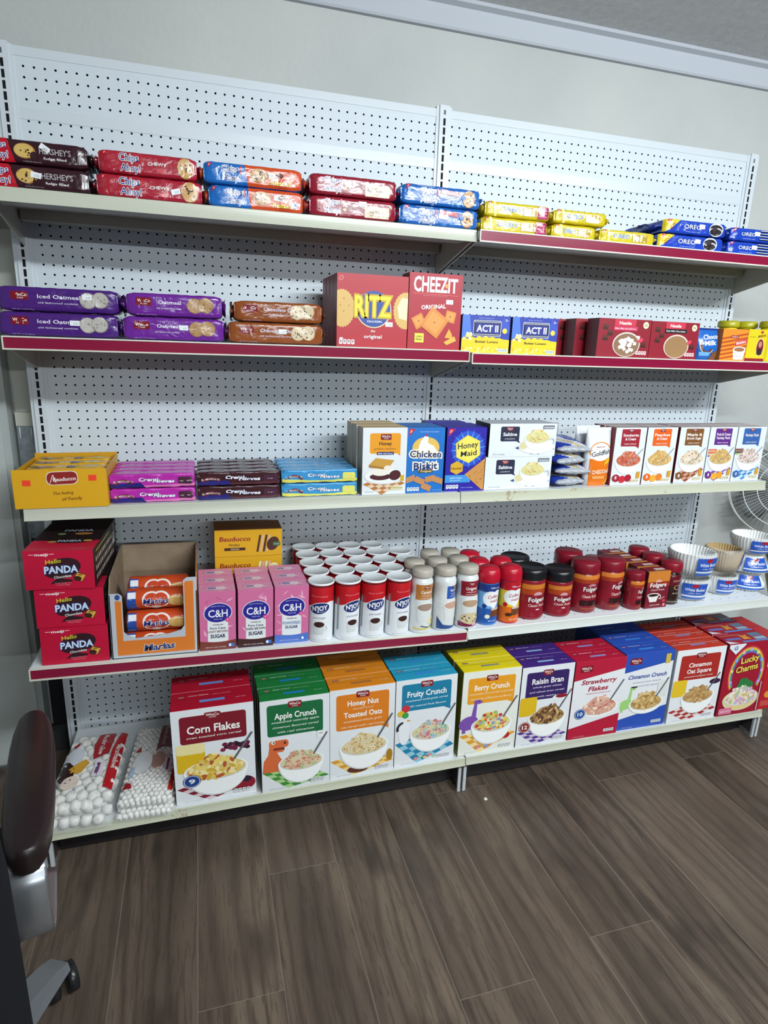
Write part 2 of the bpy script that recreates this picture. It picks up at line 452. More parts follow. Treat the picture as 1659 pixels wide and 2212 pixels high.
def carton(root, W, H, D, col, art=None, top=None, side=None, topart=None, back=None, name='carton', flap=True, leftart=None, rightart=None, left=None):
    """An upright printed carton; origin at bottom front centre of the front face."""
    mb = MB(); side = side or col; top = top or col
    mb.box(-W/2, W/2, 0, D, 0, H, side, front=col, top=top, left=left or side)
    if art: art.emit(mb, lambda u, v, o: (u*W/art.w-W/2, -o, v*H/art.h))
    if leftart: leftart.emit(mb, lambda u, v, o: (-W/2-o, D-u*D/leftart.w, v*H/leftart.h))
    if rightart: rightart.emit(mb, lambda u, v, o: (W/2+o, u*D/rightart.w, v*H/rightart.h))
    if topart and not flap: topart.emit(mb, lambda u, v, o: (u*W/topart.w-W/2, v*D/topart.h, H+o))
    mb.build(name, root)
    if flap:
        fb = MB(); t = 0.05
        fb.box(-W/2+0.04, W/2-0.04, 0.05, D-0.06, H+0.002, H+t, top)
        fb.box(-W/2+0.1, W/2-0.1, D*0.52, D*0.545, H+t-0.03, H+t+0.012, side)
        if topart: topart.emit(fb, lambda u, v, o: (u*W/topart.w*0.97-W*0.485, 0.06+v*D/topart.h*0.95, H+t+o))
        fb.build('top_flap', root)

# ------------------------------------------------------------------ room shell
def slab(name, x0, x1, y0, y1, z0, z1, mat):
    return struct(worldmesh(MB().box(x0, x1, y0, y1, z0+0, z1+0, mat).build(name)))
slab('floor', -110, 260, -330, 4.2, -84, -83, 'vinyl_plank')
slab('wall_back', -110, 260, 3.5, 8, -83, 13.7, 'wall_paint')
slab('ceiling', -110, 260, -330, 8, 13.7, 15, 'ceiling_texture')
slab('wall_left', -114, -110, -330, 8, -83, 13.7, 'wall_paint')
slab('wall_right', 260, 264, -330, 8, -83, 13.7, 'wall_paint')
mb = MB()
prof = [(3.5, 13.7), (2.0, 13.7), (2.1, 13.35), (2.75, 13.05), (2.85, 10.9), (3.0, 10.65), (3.5, 10.6)]
mb.prism(prof, -110, 260, '#b9bec6|matte', axis='x')
struct(worldmesh(mb.build('trim_1')))
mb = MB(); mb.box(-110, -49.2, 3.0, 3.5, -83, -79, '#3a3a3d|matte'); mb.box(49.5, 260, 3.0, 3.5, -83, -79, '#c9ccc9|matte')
struct(worldmesh(mb.build('baseboard_back')))

# ------------------------------------------------------------------ shelving unit
gon = thing('shelving_frame', 'white slotted uprights and pegboard back of the wall shelving', 'shelving frame', 0, 0, -FZ)
def inworld(o):       # a mesh written in scene coordinates, parented to the shelving root
    return o
GZ = lambda z: z+FZ
def gbox(mb, x0, x1, y0, y1, z0, z1, mat, **k): return mb.box(x0, x1, y0, y1, GZ(z0), GZ(z1), mat, **k)
WHT = '#ced6dc|plastic'
for X, sh in ((-48, 0), (0, .325), (48, 0)):
    mb = MB(); zt = 0.95+(0 if X else .2)
    gbox(mb, X-0.62, X+0.62, -0.32, 2.6, -83, zt, WHT)
    gbox(mb, X-1.0, X-0.62, -0.12, 0.5, -83, zt-.1, WHT); gbox(mb, X+0.62, X+1.0, -0.12, 0.5, -83, zt-.1, WHT)
    for k in range(0, 82):
        z = -k+sh
        if k == 0: mb.box(X-0.12, X+0.12, -0.33, -0.32, GZ(z-0.2), GZ(z+0.3), '#5b6166|matte')
        else: mb.box(X-0.145, X+0.145, -0.335, -0.32, GZ(z-0.385), GZ(z+0.385), '#0b0e13|matte')
    mb.build('upright', gon)
    mb = MB()       # base leg with a levelling foot
    gbox(mb, X-0.55, X+0.55, -18.2, -0.5, -82.2, -79.5, '#3f3b3c|plastic')
    gbox(mb, X-0.62, X-0.22, -18.5, -18.2, -82.9, -79.3, '#b9bec2|metal'); gbox(mb, X+0.1, X+0.5, -18.5, -18.2, -82.9, -79.3, '#c2c7ca|metal')
    gbox(mb, X-0.7, X+0.6, -18.2, -17.2, -83, -82.75, '#6d6a68|metal')
    lg_ = mb.build('base_leg', gon)
    ft = MB(); ft.lathe([(0, GZ(-83)), (0.55, GZ(-83)), (0.6, GZ(-82.8)), (0.25, GZ(-82.6)), (0.2, GZ(-82.2)), (0, GZ(-82.2))], '#77797a|metal', 14, X-1.0, -15.6)
    gbox(ft, X-1.3, X-0.5, -16.2, -15.0, -82.45, -82.2, '#77797a|metal')
    ft.build('levelling_foot', lg_)
for sgn, nmx in ((-1, 'pegboard_left'), (1, 'pegboard_right')):
    a, b_ = (-47.0, -1.0) if sgn < 0 else (1.0, 47.0)
    mb = MB(); gbox(mb, a, b_, 0.0, 0.2, -83, 0.0, nmx); mb.build('back_panel', gon)
    mb = MB(); gbox(mb, a, b_, -0.06, 0.5, -0.12, 0.75, WHT); gbox(mb, a, b_, -0.06, 0.0, -5.85, -4.75, WHT); mb.build('panel_rail', gon)

def shelf(bay, zl, zr, dep, red, z_name, lip=1.25, worn=False, holes=False, base_=False):
    """bay: -1 left, +1 right.  zl/zr height of the two ends (a slightly tilted deck)."""
    x0, x1 = (-47.95, -0.06) if bay < 0 else (0.06, 47.95)
    ang = math.atan2(zl-zr, 47.9)
    r = thing('metal_shelf', z_name, 'shelf', x0, 0, zl, ry=ang)
    w = 47.9; en = 'worn_enamel' if ('stained' in z_name or 'worn' in z_name) else '#bfc2b2|plastic'
    if 'white front' in z_name: en = '#ced3ce|plastic'
    mb = MB()
    dk = '#d9dee1|plastic'
    mb.box(0, w, -dep+0.1, -0.42, -0.09, 0, dk, top=('deck_holes' if holes else dk), bottom='#b3b0a4|plastic')
    # front lip, curved slightly outwards towards its lower edge
    nL = 5; y0 = -dep
    pr = [(y0+0.12, 0.02), (y0+0.02, 0.0)]+[(y0-0.02-0.20*((k/nL)**2), -0.06-(lip-0.06)*k/nL) for k in range(nL+1)]
    pr += [(y0+0.12, -lip), (y0+0.1, -lip+0.1), (y0-0.05, -lip+0.12)]
    front = pr[:2+nL+1]
    poly = front+[(y0-0.02, -lip), (y0+0.12, -0.12)]
    mb.prism(poly, 0, w, en if not red else '#d3d3c6|plastic', axis='x')
    if red:
        mb.box(0, w, y0-0.30, y0-0.02, -0.12, 0.0, '#dcdbd0|plastic'); mb.box(0, w, y0-0.36, y0-0.02, -lip-0.02, -lip+0.12, '#d8d6c8|plastic')
        mb.box(0, 0.12, y0-0.33, y0-0.02, -lip, 0, '#d8d6c8|plastic'); mb.box(w-0.12, w, y0-0.33, y0-0.02, -lip, 0, '#d8d6c8|plastic')
    # stiffeners below the deck
    mb.box(0.5, w-0.5, -dep+0.4, -dep+3.6, -0.95, -0.1, '#b3b0a4|plastic')
    mb.box(0.5, w-0.5, -2.2, -0.42, -1.1, -0.1, '#b3b0a4|plastic')
    mb.box(0.0, 0.12, -dep+0.1, -0.42, -1.0, 0, dk); mb.box(w-0.12, w, -dep+0.1, -0.42, -1.0, 0, dk)
    dk_ = mb.build('shelf_deck', r)
    if red:
        c = MB(); c.box(0.14, w-0.14, y0-0.24, y0-0.16, -lip+0.13, -0.13, '#86183a|gloss')
        q = c.build('price_strip', dk_); q['label'] = 'glossy maroon price strip'
    if not base_:
        for xb, s_ in ((0.12, 1), (w-0.27, -1)):
            k = MB(); hh = 3.4 if dep < 14 else 4.4
            k.prism([(-0.45, -0.1), (-dep+0.7, -0.1), (-dep+0.7, -1.1), (-1.0, -hh), (-0.45, -hh)], xb, xb+0.14, '#b5b3a8|plastic', axis='x')
            k.build('shelf_bracket', r)
    return r
shelf(-1, -14.79, -14.79, 12.15, False, 'top left metal shelf with a plain cream front edge')
shelf(1, -14.79, -14.79, 12.55, True, 'top right metal shelf with a maroon front strip')
shelf(-1, -27.73, -27.73, 12.15, True, 'second left metal shelf with a maroon front strip, under purple cookie packs')
shelf(1, -27.94, -27.94, 12.55, True, 'second right metal shelf with a maroon front strip, under popcorn and cocoa boxes')
shelf(-1, -44.63, -44.63, 12.2, False, 'middle left metal shelf with a cream front edge, under the wafer packs')
shelf(1, -44.67, -44.67, 12.2, False, 'middle right metal shelf with a worn cream front edge, under oatmeal boxes')
shelf(-1, -60.0, -60.95, 16.9, True, 'fourth left metal shelf with a maroon strip, holding sugar and canisters', holes=True)
shelf(1, -60.93, -60.93, 16.95, False, 'fourth right metal shelf with a white front edge, holding coffee and filters', lip=1.15, holes=True)
shelf(-1, -78.05, -77.6, 18.95, False, 'bottom left metal shelf with a stained cream edge, under marshmallows and cereal', lip=1.0, holes=False, base_=True)
shelf(1, -77.55, -78.0, 18.95, False, 'bottom right metal shelf with a clean cream edge, under cereal boxes', lip=1.0, base_=True)
mb = MB(); gbox(mb, -47.3, 47.3, -16.4, -16.2, -82.6, -79.35, '#221f22|plastic'); mb.build('under_shelf_sheet', gon)  # near-black sheet across the gap below the bottom shelves

# heights of the shelf tops
LIFT = 0.03
Z1 = -14.79+LIFT
def Z2(x): return (-27.73 if x < 0 else -27.94)+LIFT
def Z3(x): return (-44.63 if x < 0 else -44.67)+LIFT
T4 = math.atan2(0.95, 47.9); T5L = -math.atan2(0.45, 47.9); T5R = math.atan2(0.45, 47.9)
def Z4(x): return (-60.0-(x+47.95)*0.01983 if x < 0 else -60.93)+LIFT
def Z5(x): return (-78.05+(x+47.95)*0.0094 if x < 0 else -77.55-x*0.0094)+LIFT

# ------------------------------------------------------------------ left of the shelving
r = thing('wall_cabinet', 'grey steel cabinet standing left of the shelving, against the wall', 'cabinet', -62, 0.6, -FZ)
mb = MB(); mb.box(-10.8, 10.3, 0, 2.8, 0.4, 95.5, '#a9b0ae|plastic'); mb.box(-10.6, 10.1, 0.1, 2.7, 0, 0.4, '#5b5d60|matte'); mb.build('body', r)
mb = MB(); mb.box(-10.4, 9.6, -0.35, 0, 0.8, 95, '#b4bbb9|plastic'); mb.build('door', r)
mb = MB(); mb.box(-9.2, -8.6, -1.0, -0.35, 46, 56, '#8a8e90|metal'); mb.build('handle', r)
r = thing('electrical_box', 'galvanized electrical box fixed to the wall left of the shelving', 'electrical box', -50.4, 2.4, -52)
mb = MB(); mb.box(-0.95, 0.95, 0, 1.1, 0, 14.0, 'galvanized'); mb.build('housing', r)
mb = MB(); mb.box(-0.98, 1.0, -0.12, 1.1, 14.0, 15.6, '#c0c0b2|matte'); mb.build('cover_plate', r)
for sx in (-0.65, 0.6):
    mb = MB(); mb.lathe([(0, 12.4), (0.09, 12.45), (0.09, 13.8), (0, 13.85)], '#c9cccd|metal', 8, sx, -0.1); mb.build('screw', r)
slab('trim_2', -51.45, -49.4, 3.1, 3.5, -37, 10.5, '#b9bab1|matte')
slab('wall_strip_dark', -51.45, -49.4, 3.1, 3.5, -83, -52.1, '#1d1f25|plastic')  # near-black strip on the wall below the electrical box

# ------------------------------------------------------------------ office chair
ch = thing('office_chair', 'dark leather office chair with silver arm supports at the left edge', 'chair', -49.2, -44.3, -FZ, rz=math.radians(10.8))
def rrect(cx, cy, hx, hy, z, n=24, p=4.0):
    out = []
    for k in range(n):
        t = 2*math.pi*k/n; c, q = math.cos(t), math.sin(t)
        d = (abs(c)**p+abs(q)**p)**(-1/p)
        out.append((cx+hx*c*d, cy+hy*q*d, z))
    return out
AX = 7.5   # the armrest's distance from the seat's middle
mb = MB(); ringsA = []
for z, s_ in ((25.0, 0.86), (25.15, 0.96), (25.6, 1.0), (26.2, 0.98), (26.6, 0.85), (26.72, 0.6)):
    ringsA.append(rrect(AX, 4.0, 1.5*s_, 7.9*(0.93+0.07*s_), z, 28, 3.2))
mb.loft(ringsA, 'dark_leather'); mb.build('armrest', ch)
mb = MB(); ring2 = [[(x-2*AX, y, z) for x, y, z in rg] for rg in ringsA]
mb.loft(ring2, 'dark_leather'); mb.build('armrest', ch)
def band(pts, x0, x1, th, mat, name):
    Q = [Vector((0, a, b_)) for a, b_ in pts]; P = []
    for i in range(len(Q)-1):
        p0, p1, p2, p3 = Q[max(i-1, 0)], Q[i], Q[i+1], Q[min(i+2, len(Q)-1)]
        for k in range(4):
            u = k/4; P.append(0.5*((2*p1)+(p2-p0)*u+(2*p0-5*p1+4*p2-p3)*u*u+(3*p1-p0-3*p2+p3)*u**3))
    P.append(Q[-1]); mb = MB(); rings = []
    for i, p in enumerate(P):
        t = (P[min(i+1, len(P)-1)]-P[max(i-1, 0)]).normalized(); n_ = Vector((0, -t.z, t.y))*th/2
        rings.append([(x0, p.y+n_.y*.6, p.z+n_.z*.6), (x0+.15, p.y+n_.y, p.z+n_.z), (x1-.15, p.y+n_.y, p.z+n_.z), (x1, p.y+n_.y*.6, p.z+n_.z*.6), (x1, p.y-n_.y*.6, p.z-n_.z*.6), (x1-.15, p.y-n_.y, p.z-n_.z), (x0+.15, p.y-n_.y, p.z-n_.z), (x0, p.y-n_.y*.6, p.z-n_.z*.6)])
    mb.loft(rings, mat, smooth=True); return mb.build(name, ch)
arm_path = [(5, 24.9), (-2.2, 24.9), (-3.3, 24.5), (-3.7, 23.5), (-3.7, 21.6), (-3.3, 20.3), (-2.2, 19.4), (-0.5, 19.0), (3, 18.9)]
band(arm_path, AX-1.25, AX+0.95, 0.4, 'brushed_steel', 'arm_support')
band(arm_path, -AX-0.95, -AX+1.25, 0.4, 'brushed_steel', 'arm_support')
mb = MB(); mb.loft([rrect(0, 0.5, 6.1*q, 9*q, z, 28, 4) for z, q in ((16.2, .9), (16.6, 1), (19.4, 1), (20.2, .88))], 'black_fabric'); mb.build('seat', ch)
mb = MB()
rb = []
for k in range(9):
    z = 13.5+k*3.7; wv_ = (7.0, 7.5, 7.7, 7.7, 7.7, 7.7, 7.5, 7.0, 5.5)[k]
    rb.append([(wv_*math.copysign(abs(math.cos(t))**.6, math.cos(t)), -10.6-0.02*k*k+1.9*math.sin(t), z) for t in [2*math.pi*j/24 for j in range(24)]])
mb.loft(rb, 'black_fabric'); mb.build('backrest', ch)
mb = MB(); mb.lathe([(0, 3.5), (1.4, 3.5), (1.4, 9), (1.0, 9), (1.0, 16.6), (0, 16.6)], '#2a2b2e|plastic', 20, 0, 0); mb.build('gas_column', ch)
mb = MB(); mb.lathe([(0, 2.9), (2.4, 2.9), (2.4, 5.0), (1.6, 5.6), (0, 5.6)], '#7d8085|metal', 20, 0, 0); hub = mb.build('base_hub', ch)
for k in range(5):
    a = math.radians(54+72*k); c, q = math.cos(a), math.sin(a)
    ex, ey = 12.2*c, 12.2*q
    mb = MB(); rings = []
    for t, hw, z0, z1 in ((0.12, 1.6, 3.0, 6.6), (0.5, 1.4, 3.1, 5.6), (0.9, 1.1, 2.9, 4.2), (1.0, 1.0, 2.8, 3.6)):
        px, py = 12.2*c*t, 12.2*q*t; nx, ny = -q*hw, c*hw
        rings.append([(px+nx, py+ny, z0), (px-nx, py-ny, z0), (px-nx*.8, py-ny*.8, z1), (px+nx*.8, py+ny*.8, z1)])
    mb.loft(rings, '#6f7378|metal', smooth=False); leg = mb.build('base_leg', ch)
    mb = MB(); b2 = a+0.9
    for s_ in (-0.75, 0.75):
        ox, oy = ex-math.sin(b2)*s_, ey+math.cos(b2)*s_
        pr = []
        ringsW = []
        for dx, rr_ in ((-0.45, 0.95), (-0.35, 1.25), (0.35, 1.25), (0.45, 0.95)):
            ringsW.append([(ox-math.sin(b2)*dx+math.cos(b2)*rr_*math.cos(t), oy+math.cos(b2)*dx+math.sin(b2)*rr_*math.cos(t), 1.27+rr_*math.sin(t)) for t in [2*math.pi*j/20 for j in range(20)]])
        mb.loft(ringsW, '#1b1c1f|plastic')
    mb.lathe([(0, 2.2), (0.8, 2.2), (0.8, 2.6), (0.3, 2.7), (0.3, 3.0), (0, 3.0)], '#26272a|plastic', 14, ex, ey)
    mb.build('caster', leg)

# ------------------------------------------------------------------ pedestal fan, right of the shelving
fr = thing('pedestal_fan', 'white pedestal fan with wire guard standing right of the shelving', 'fan', 66.4, 0.2, -FZ)
mb = MB(); mb.lathe([(0, 0), (8.5, 0), (8.5, 0.5), (7.5, 1.2), (1.5, 1.8), (1.0, 3), (0, 3)], '#c9cccb|plastic', 30, 0, -6.5); mb.build('stand', fr)
mb = MB(); mb.tube([(0, -6.5, 2.5), (0, -3, 12), (0, 0.3, 20), (0, 0.4, 34)], 0.5, '#9a927f|metal', 12); mb.build('pole', fr)
head = bpy.data.objects.new('fan_head', None)
nrm = Vector((-0.62, -0.78, 0.05)).normalized()
ctr = Vector((-5.2, -5.4, 35.3))
uu = Vector((0, 0, 1)).cross(nrm).normalized(); vv = nrm.cross(uu)
bpy.data.objects.remove(head)
def hp(a, b_, d): return ctr+uu*a+vv*b_+nrm*d
mb = MB()
for rr_, d in ((8.6, -1.4), (8.5, -0.4), (6.6, 0.25), (4.6, 0.55)):
    mb.tube([hp(rr_*math.cos(t), rr_*math.sin(t), d) for t in [2*math.pi*k/40 for k in range(40)]], 0.09, '#d6dada|plastic', 6, True)
for k in range(72):
    t = 2*math.pi*k/72
    mb.tube([hp(r_*math.cos(t+w_), r_*math.sin(t+w_), d) for r_, d, w_ in ((3.0, 0.7, 0), (4.6, 0.55, .03), (6.6, 0.25, .07), (8.5, -0.4, .12), (8.6, -1.4, .12))], 0.035, '#cfd3d3|plastic', 4)
mb.build('front_guard', fr)
mb = MB()
for k in range(48):
    t = 2*math.pi*k/48
    mb.tube([hp(r_*math.cos(t), r_*math.sin(t), d) for r_, d in ((2.5, -4.2), (6.6, -3.6), (8.5, -2.2), (8.6, -1.4))], 0.035, '#a9acac|plastic', 4)
mb.build('rear_guard', fr)
mb = MB(); n_ = 32
for r0, d0, r1, d1 in ((0, 1.0, 2.7, 0.95), (2.7, 0.95, 3.05, 0.6), (3.05, 0.6, 3.05, 0.3)):
    vs = [hp(q*math.cos(t), q*math.sin(t), d) for t in [2*math.pi*k/n_ for k in range(n_)] for q, d in ((r0, d0), (r1, d1))]
    mb.add(vs, [(2*k, 2*k+1, 2*((k+1) % n_)+1, 2*((k+1) % n_)) for k in range(n_)], '#c8cccb|plastic', True)
a_ = Art(6, 6); a_.text('PELONIS', 3, 3, 2.7, 0.42, '#33373b', 0.02)
a_.emit(mb, lambda u, v, o: hp(-(3-u)*1, v-3.2, 1.0+o*1.5))
mb.build('guard_cap', fr)
for k in range(5):
    t = 2*math.pi*k/5; rg = []
    for r_, w_ in ((1.4, 0.9), (3.5, 2.2), (6.0, 2.6), (7.6, 1.6)):
        rg.append([hp(r_*math.cos(t)-w_*math.sin(t)*s_, r_*math.sin(t)+w_*math.cos(t)*s_, -1.6+s_*0.7+e_) for s_, e_ in ((-1, 0), (0, 0.12), (1, 0), (0, -0.02))])
    mb = MB(); mb.loft(rg, 'smoky_plastic'); mb.build('blade', fr)
mb = MB(); rg = [[hp(q*math.cos(t), q*math.sin(t), d) for t in [2*math.pi*j/24 for j in range(24)]] for d, q in ((-0.9, 1.4), (-2.4, 1.5), (-2.6, 2.4), (-6.4, 2.2), (-6.8, 1.4))]
mb.loft(rg, '#b4b7b7|plastic'); mb.build('motor_housing', fr)

# ------------------------------------------------------------------ containers
def flowpack(root, W, H, D, col, art, seed=1, e=1.0, amp=0.022, side=None, top=None, pinch=0.78, fins=True):
    e = e*0.8
    R = random.Random(seed); ph = [R.uniform(0, 6.28) for _ in range(6)]
    fcol = col+'|film'; N = 12.0
    xs = [0, e*.2, e*.45, e*.75, e]; n_ = max(6, int((W-2*e)/0.45))
    xs += [e+(W-2*e)*k/n_ for k in range(1, n_)]+[W-e, W-e*.75, W-e*.45, W-e*.2, W]
    def fz(x):
        t = min(1.0, x/e, (W-x)/e); t = max(t, 0); return pinch+(1-pinch)*t**0.4
    def pt(x, s, off=0.0):
        s = (s+1) % 8-1
        if s <= 1: a, b = -1, s
        elif s <= 3: a, b = s-2, 1
        elif s <= 5: a, b = 1, 4-s
        else: a, b = 6-s, -1
        q = (abs(a)**N+abs(b)**N)**(-1/N)
        g = fz(x); en = 1+2.2*max(0, 1-min(x, W-x)/(e*1.3))
        w = amp*en*(math.sin(x*2.3+ph[0]+s*1.1)*math.sin(s*2.0+ph[1])+0.6*math.sin(x*5.1+ph[2]-s*2.3)*math.cos(x*0.9+ph[3])+0.35*math.sin(x*9+s*4+ph[4]))
        l = math.hypot(a, b); na, nb = a*abs(a)**3, b*abs(b)**3; l = math.hypot(na, nb)
        na /= l; nb /= l
        w = min(w, amp*1.2)-amp*1.2
        return (x-W/2, D/2+a*q*D/2*(0.35+0.65*g)+na*(w+off), H/2+b*q*H/2*g+nb*(w+off))
    ss = [-1+0.2*k for k in range(10)]+[1+0.25*k for k in range(8)]+[3+.5*k for k in range(4)]+[5+.5*k for k in range(4)]
    mb = MB(); rings = [[pt(x, s) for s in ss] for x in xs]
    n = len(ss); vs = [p for r_ in rings for p in r_]
    for i in range(len(xs)-1):
        for k in range(n):
            c = fcol
            if top and 10 <= k < 18: c = top+'|film'
            mb.add([vs[i*n+k], vs[i*n+(k+1) % n], vs[(i+1)*n+(k+1) % n], vs[(i+1)*n+k]], [(0, 1, 2, 3)], c, True)
    mb.add(rings[0], [tuple(range(n))], fcol); mb.add(rings[-1], [tuple(range(n-1, -1, -1))], fcol)
    if art:
        vc = [H*k/10 for k in range(1, 11)]+[H+D*k/8 for k in range(1, 8)]
        art.emit(mb, lambda u, v, o: pt(u*W/art.w, (2*v/H-1) if v <= H else 1+2*(v-H)/D, o+0.016), xs, vc)
    mb.build('wrapper', root)
    if fins:
        for sg in (-1, 1):
            mb = MB(); x0 = (0.04 if sg < 0 else W-0.04)-W/2; rings = []
            for j, (t, hz, hy) in enumerate(((0, pinch*1.0, .60), (.15, .50, .72), (.4, .46, .85), (.7, .58, .92), (1.0, .72, .95))):
                rg = []
                for k in range(20):
                    q = 2*math.pi*k/20; c, s_ = math.cos(q), math.sin(q); cr = 1+0.16*math.sin(k*2.4+j*1.3+ph[5])*min(1, j)
                    rg.append((x0+sg*0.40*t+0.05*math.sin(k*1.9+j+seed), D/2+D/2*hy*math.copysign(abs(c)**.9, c)*(1-.72*t*abs(s_)), H/2+0.06*H*math.sin(k*.9+ph[4])*min(1, j)+H/2*hz*cr*math.copysign(abs(s_)**.6, s_)))
                rings.append(rg)
            mb.loft(rings, (side or col)+'|film'); mb.build('crimped_end', root)

def interp(prof, z):
    for (r0, z0), (r1, z1) in zip(prof, prof[1:]):
        if z0 <= z <= z1 and z1 > z0: return r0+(r1-r0)*(z-z0)/(z1-z0)
    return prof[-1][0]
def can(root, prof, mats, art=None, name='canister', label_z=0.0, n=40, R=None, lab_name=None):
    mb = MB(); mb.lathe(prof, mats, n)
    R = R or max(p[0] for p in prof)
    if art:
        mm = mb
        art.emit(mm, lambda u, v, o: (lambda a, r_: (r_*math.cos(a), r_*math.sin(a), v+label_z))(-math.pi/2+(u-art.w/2)/R, interp(prof, v+label_z)+o+0.004),
                 [R*0.16*k for k in range(1, int(art.w/(R*0.16))+1)], [p[1]-label_z for p in prof])
    return mb.build(name, root)

PUR = '#4d1f7c'
# ================================================================== top shelf: cookie packs
def chips_logo(a, x, y, s, cut=0):
    a.text('Chips', x, y+s*0.33, s*1.2, s*0.42, '#1d2f7a', 0.022, 0.05, out='#f2f2f4', ow=0.05)
    a.text('Ahoy!', x+s*0.08, y-s*0.27, s*1.2, s*0.42, '#1d2f7a', 0.022, 0.05, out='#f2f2f4', ow=0.05)
    a.rect(x+s*0.70, y-s*0.02, x+s*0.79, y+s*0.55, '#c3202c'); return a
def pk(name, label, X0, X1, Z, H, D, col, art, Y=-11.75, rz=0, seed=1, group=None, **k):
    r = thing(name, label, 'cookies', (X0+X1)/2, Y, Z, rz=math.radians(rz), group=group)
    flowpack(r, X1-X0-.62, H, D, col, art, seed, **k); return r
HC = 2.04
for k in (0, 1):
    a = Art(11.9, HC, 'film', 3+k)
    a.poly([(0, 0), (5.95, 0), (5.35, HC), (0, HC)], '#b8172a'); a.badge(2.4, HC-0.15, .45)
    chips_logo(a, 4.45, 1.02, 1.35)
    a.cookie(6.75, 1.08, 0.85, 0.6, '#cfae62', bite=(0.75, -0.35, .35), bg='#33161f')
    a.text("HERSHEY'S", 9.25, 1.2, 2.6, 0.48, '#b7afb2', 0.02); a.text('fudge filled', 9.2, 0.62, 1.9, 0.2, '#e5dfe0', 0.03)
    a.text('artificially flavored', 7.3, 0.25, 1.5, 0.09, '#a79ba0')
    r = pk('cookie_pack', ['lower', 'upper'][k]+' dark brown and red chocolate cookie pack at the left end of the top shelf', -51.5+.05*k, -39.0, Z1+k*HC, HC, 4.6, '#331620', a, seed=3+k, side='#1c0d13')
    sticker_part(r, 1.55+.9*k, (1.2, 1.45)[k], -0.03, '3.29', (0.15, 0.6)[k])
for k in (0, 1):
    a = Art(9.0, HC, 'film', 7+k)
    for _ in range(42): a.arc(a.r.uniform(.2, 8.8), a.r.uniform(.15, 1.9), 0.10, 0.15, 0, 360, '#b8444f', 8, up=0.02)
    a.L += 1
    a.badge(0.45, HC-0.15, .45); chips_logo(a, 2.75, 1.0, 1.45)
    a.text('CHEWY', 5.3, 1.15, 1.7, 0.27, '#efe6e2', 0.06, arc=0.25); a.rr(5.2, .38, 6.1, .75, '#c9525a', 0.1)
    a.cookie(7.9, 1.0, 0.72, 0.88, n=16)
    r = pk('cookie_pack', ['lower', 'upper'][k]+' red chewy chocolate chip cookie pack on the top shelf', -39.0+.3*k, -28.9-.4*k, Z1+k*HC, HC, 4.8, '#a51f33', a, seed=11+k, side='#6d1020', rz=0)
    if k == 0: sticker_part(r, 2.3, 0.95, -0.03, '3.29', -0.25)
for k in (0, 1):
    a = Art(9.0, HC, 'film', 17+k)
    a.poly([(3.95, 0), (9.0, 0), (9.0, HC), (3.65, HC)], '#c74a22'); a.badge(0.35, HC-0.2, .45); chips_logo(a, 2.35, 1.05, 1.3)
    a.cookie(5.0, 1.1, 0.85, 0.62, '#b98a4e', n=20)
    a.text("Reese's", 7.0, 0.62, 1.9, 0.42, '#f2cf2a', 0.05, 0.15, out='#4a1e14'); a.text('peanut butter cups', 7.1, 0.22, 1.0, 0.08, '#4a1e14')
    a.ell(6.9, 1.3, .35, .22, '#5d2c1d')
    r = pk('cookie_pack', ['lower', 'upper'][k]+' blue and orange peanut butter cookie pack on the top shelf', -28.9-.4*k, -19.0-.1*k, Z1+k*HC, HC, 4.8, '#1d66b4', a, seed=21+k, side='#a3401f')
    sticker_part(r, 1.6+.5*(1-k), 1.25, -0.03, '3.29', 0.05)
for k in (0, 1):
    a = Art(9.0, HC, 'film', 27+k)
    chips_logo(a, 2.2, 1.05, 1.3); a.ell(4.3, 1.15, 1.0, 0.42, '#7c2a34'); a.ell(4.6, 1.3, .3, .12, '#e9dfdb'); a.ell(3.5, .8, .2, .14, '#d8b98c')
    a.rr(5.6, 0.25, 8.2, 1.35, '#cbb698', 0.08); a.text('Red Velvet', 6.9, 0.85, 2.1, 0.3, '#4d2622', 0.02, 0.1); a.text('soft cookies', 6.9, 0.5, 1.4, 0.12, '#8b3a33')
    a.text('filled soft cookies', 3.6, 0.3, 1.2, 0.1, '#d6b0b2')
    r = pk('cookie_pack', ['lower', 'upper'][k]+' dark red velvet cookie pack on the top shelf', -18.9, -9.0, Z1+k*HC, HC, 5.2, '#8d1c30', a, seed=31+k, side='#7c1426')
    if k == 0: sticker_part(r, 0.9, 1.5, -0.03, '3.29', 0.0)
for k in (0, 1):
    a = Art(8.6, HC, 'film', 37+k)
    for _ in range(40): a.arc(a.r.uniform(.2, 8.4), a.r.uniform(.15, 1.9), 0.09, 0.14, 0, 360, '#4f8ecb', 8, up=0.02)
    a.L += 1
    a.badge(0.5, HC-0.12, .5); chips_logo(a, 2.8, .95, 1.4); a.text('Real Chocolate Chip Cookies', 2.6, 1.85, 1.8, 0.11, '#dfe6f3')
    a.poly([(4.2, 1.3), (6.3, 1.1), (6.3, 1.55), (4.2, 1.75)], '#b5213a'); a.text('THE COOKIE YOU LOVE', 5.25, 1.42, 1.7, 0.12, '#f2e7ea', rot=-.09)
    a.text('ORIGINAL', 5.4, 0.85, 1.7, 0.22, '#e8edf5', 0.05, arc=-0.3)
    a.cookie(7.3, 0.98, 0.66, 0.82, '#c59a66', n=16, bite=(-.6, .1, .25), bg='#1d5fae')
    r = pk('cookie_pack', ['lower', 'upper'][k]+' blue original chocolate chip cookie pack on the top shelf', -9.2+.1*k, .55+.1*k, Z1+k*HC, HC, 4.8, '#1d5fae', a, seed=41+k, side='#164d8f')
    if k == 0: sticker_part(r, 0.35, 1.05, -0.03, '3.29', 0.03, w=1.0)
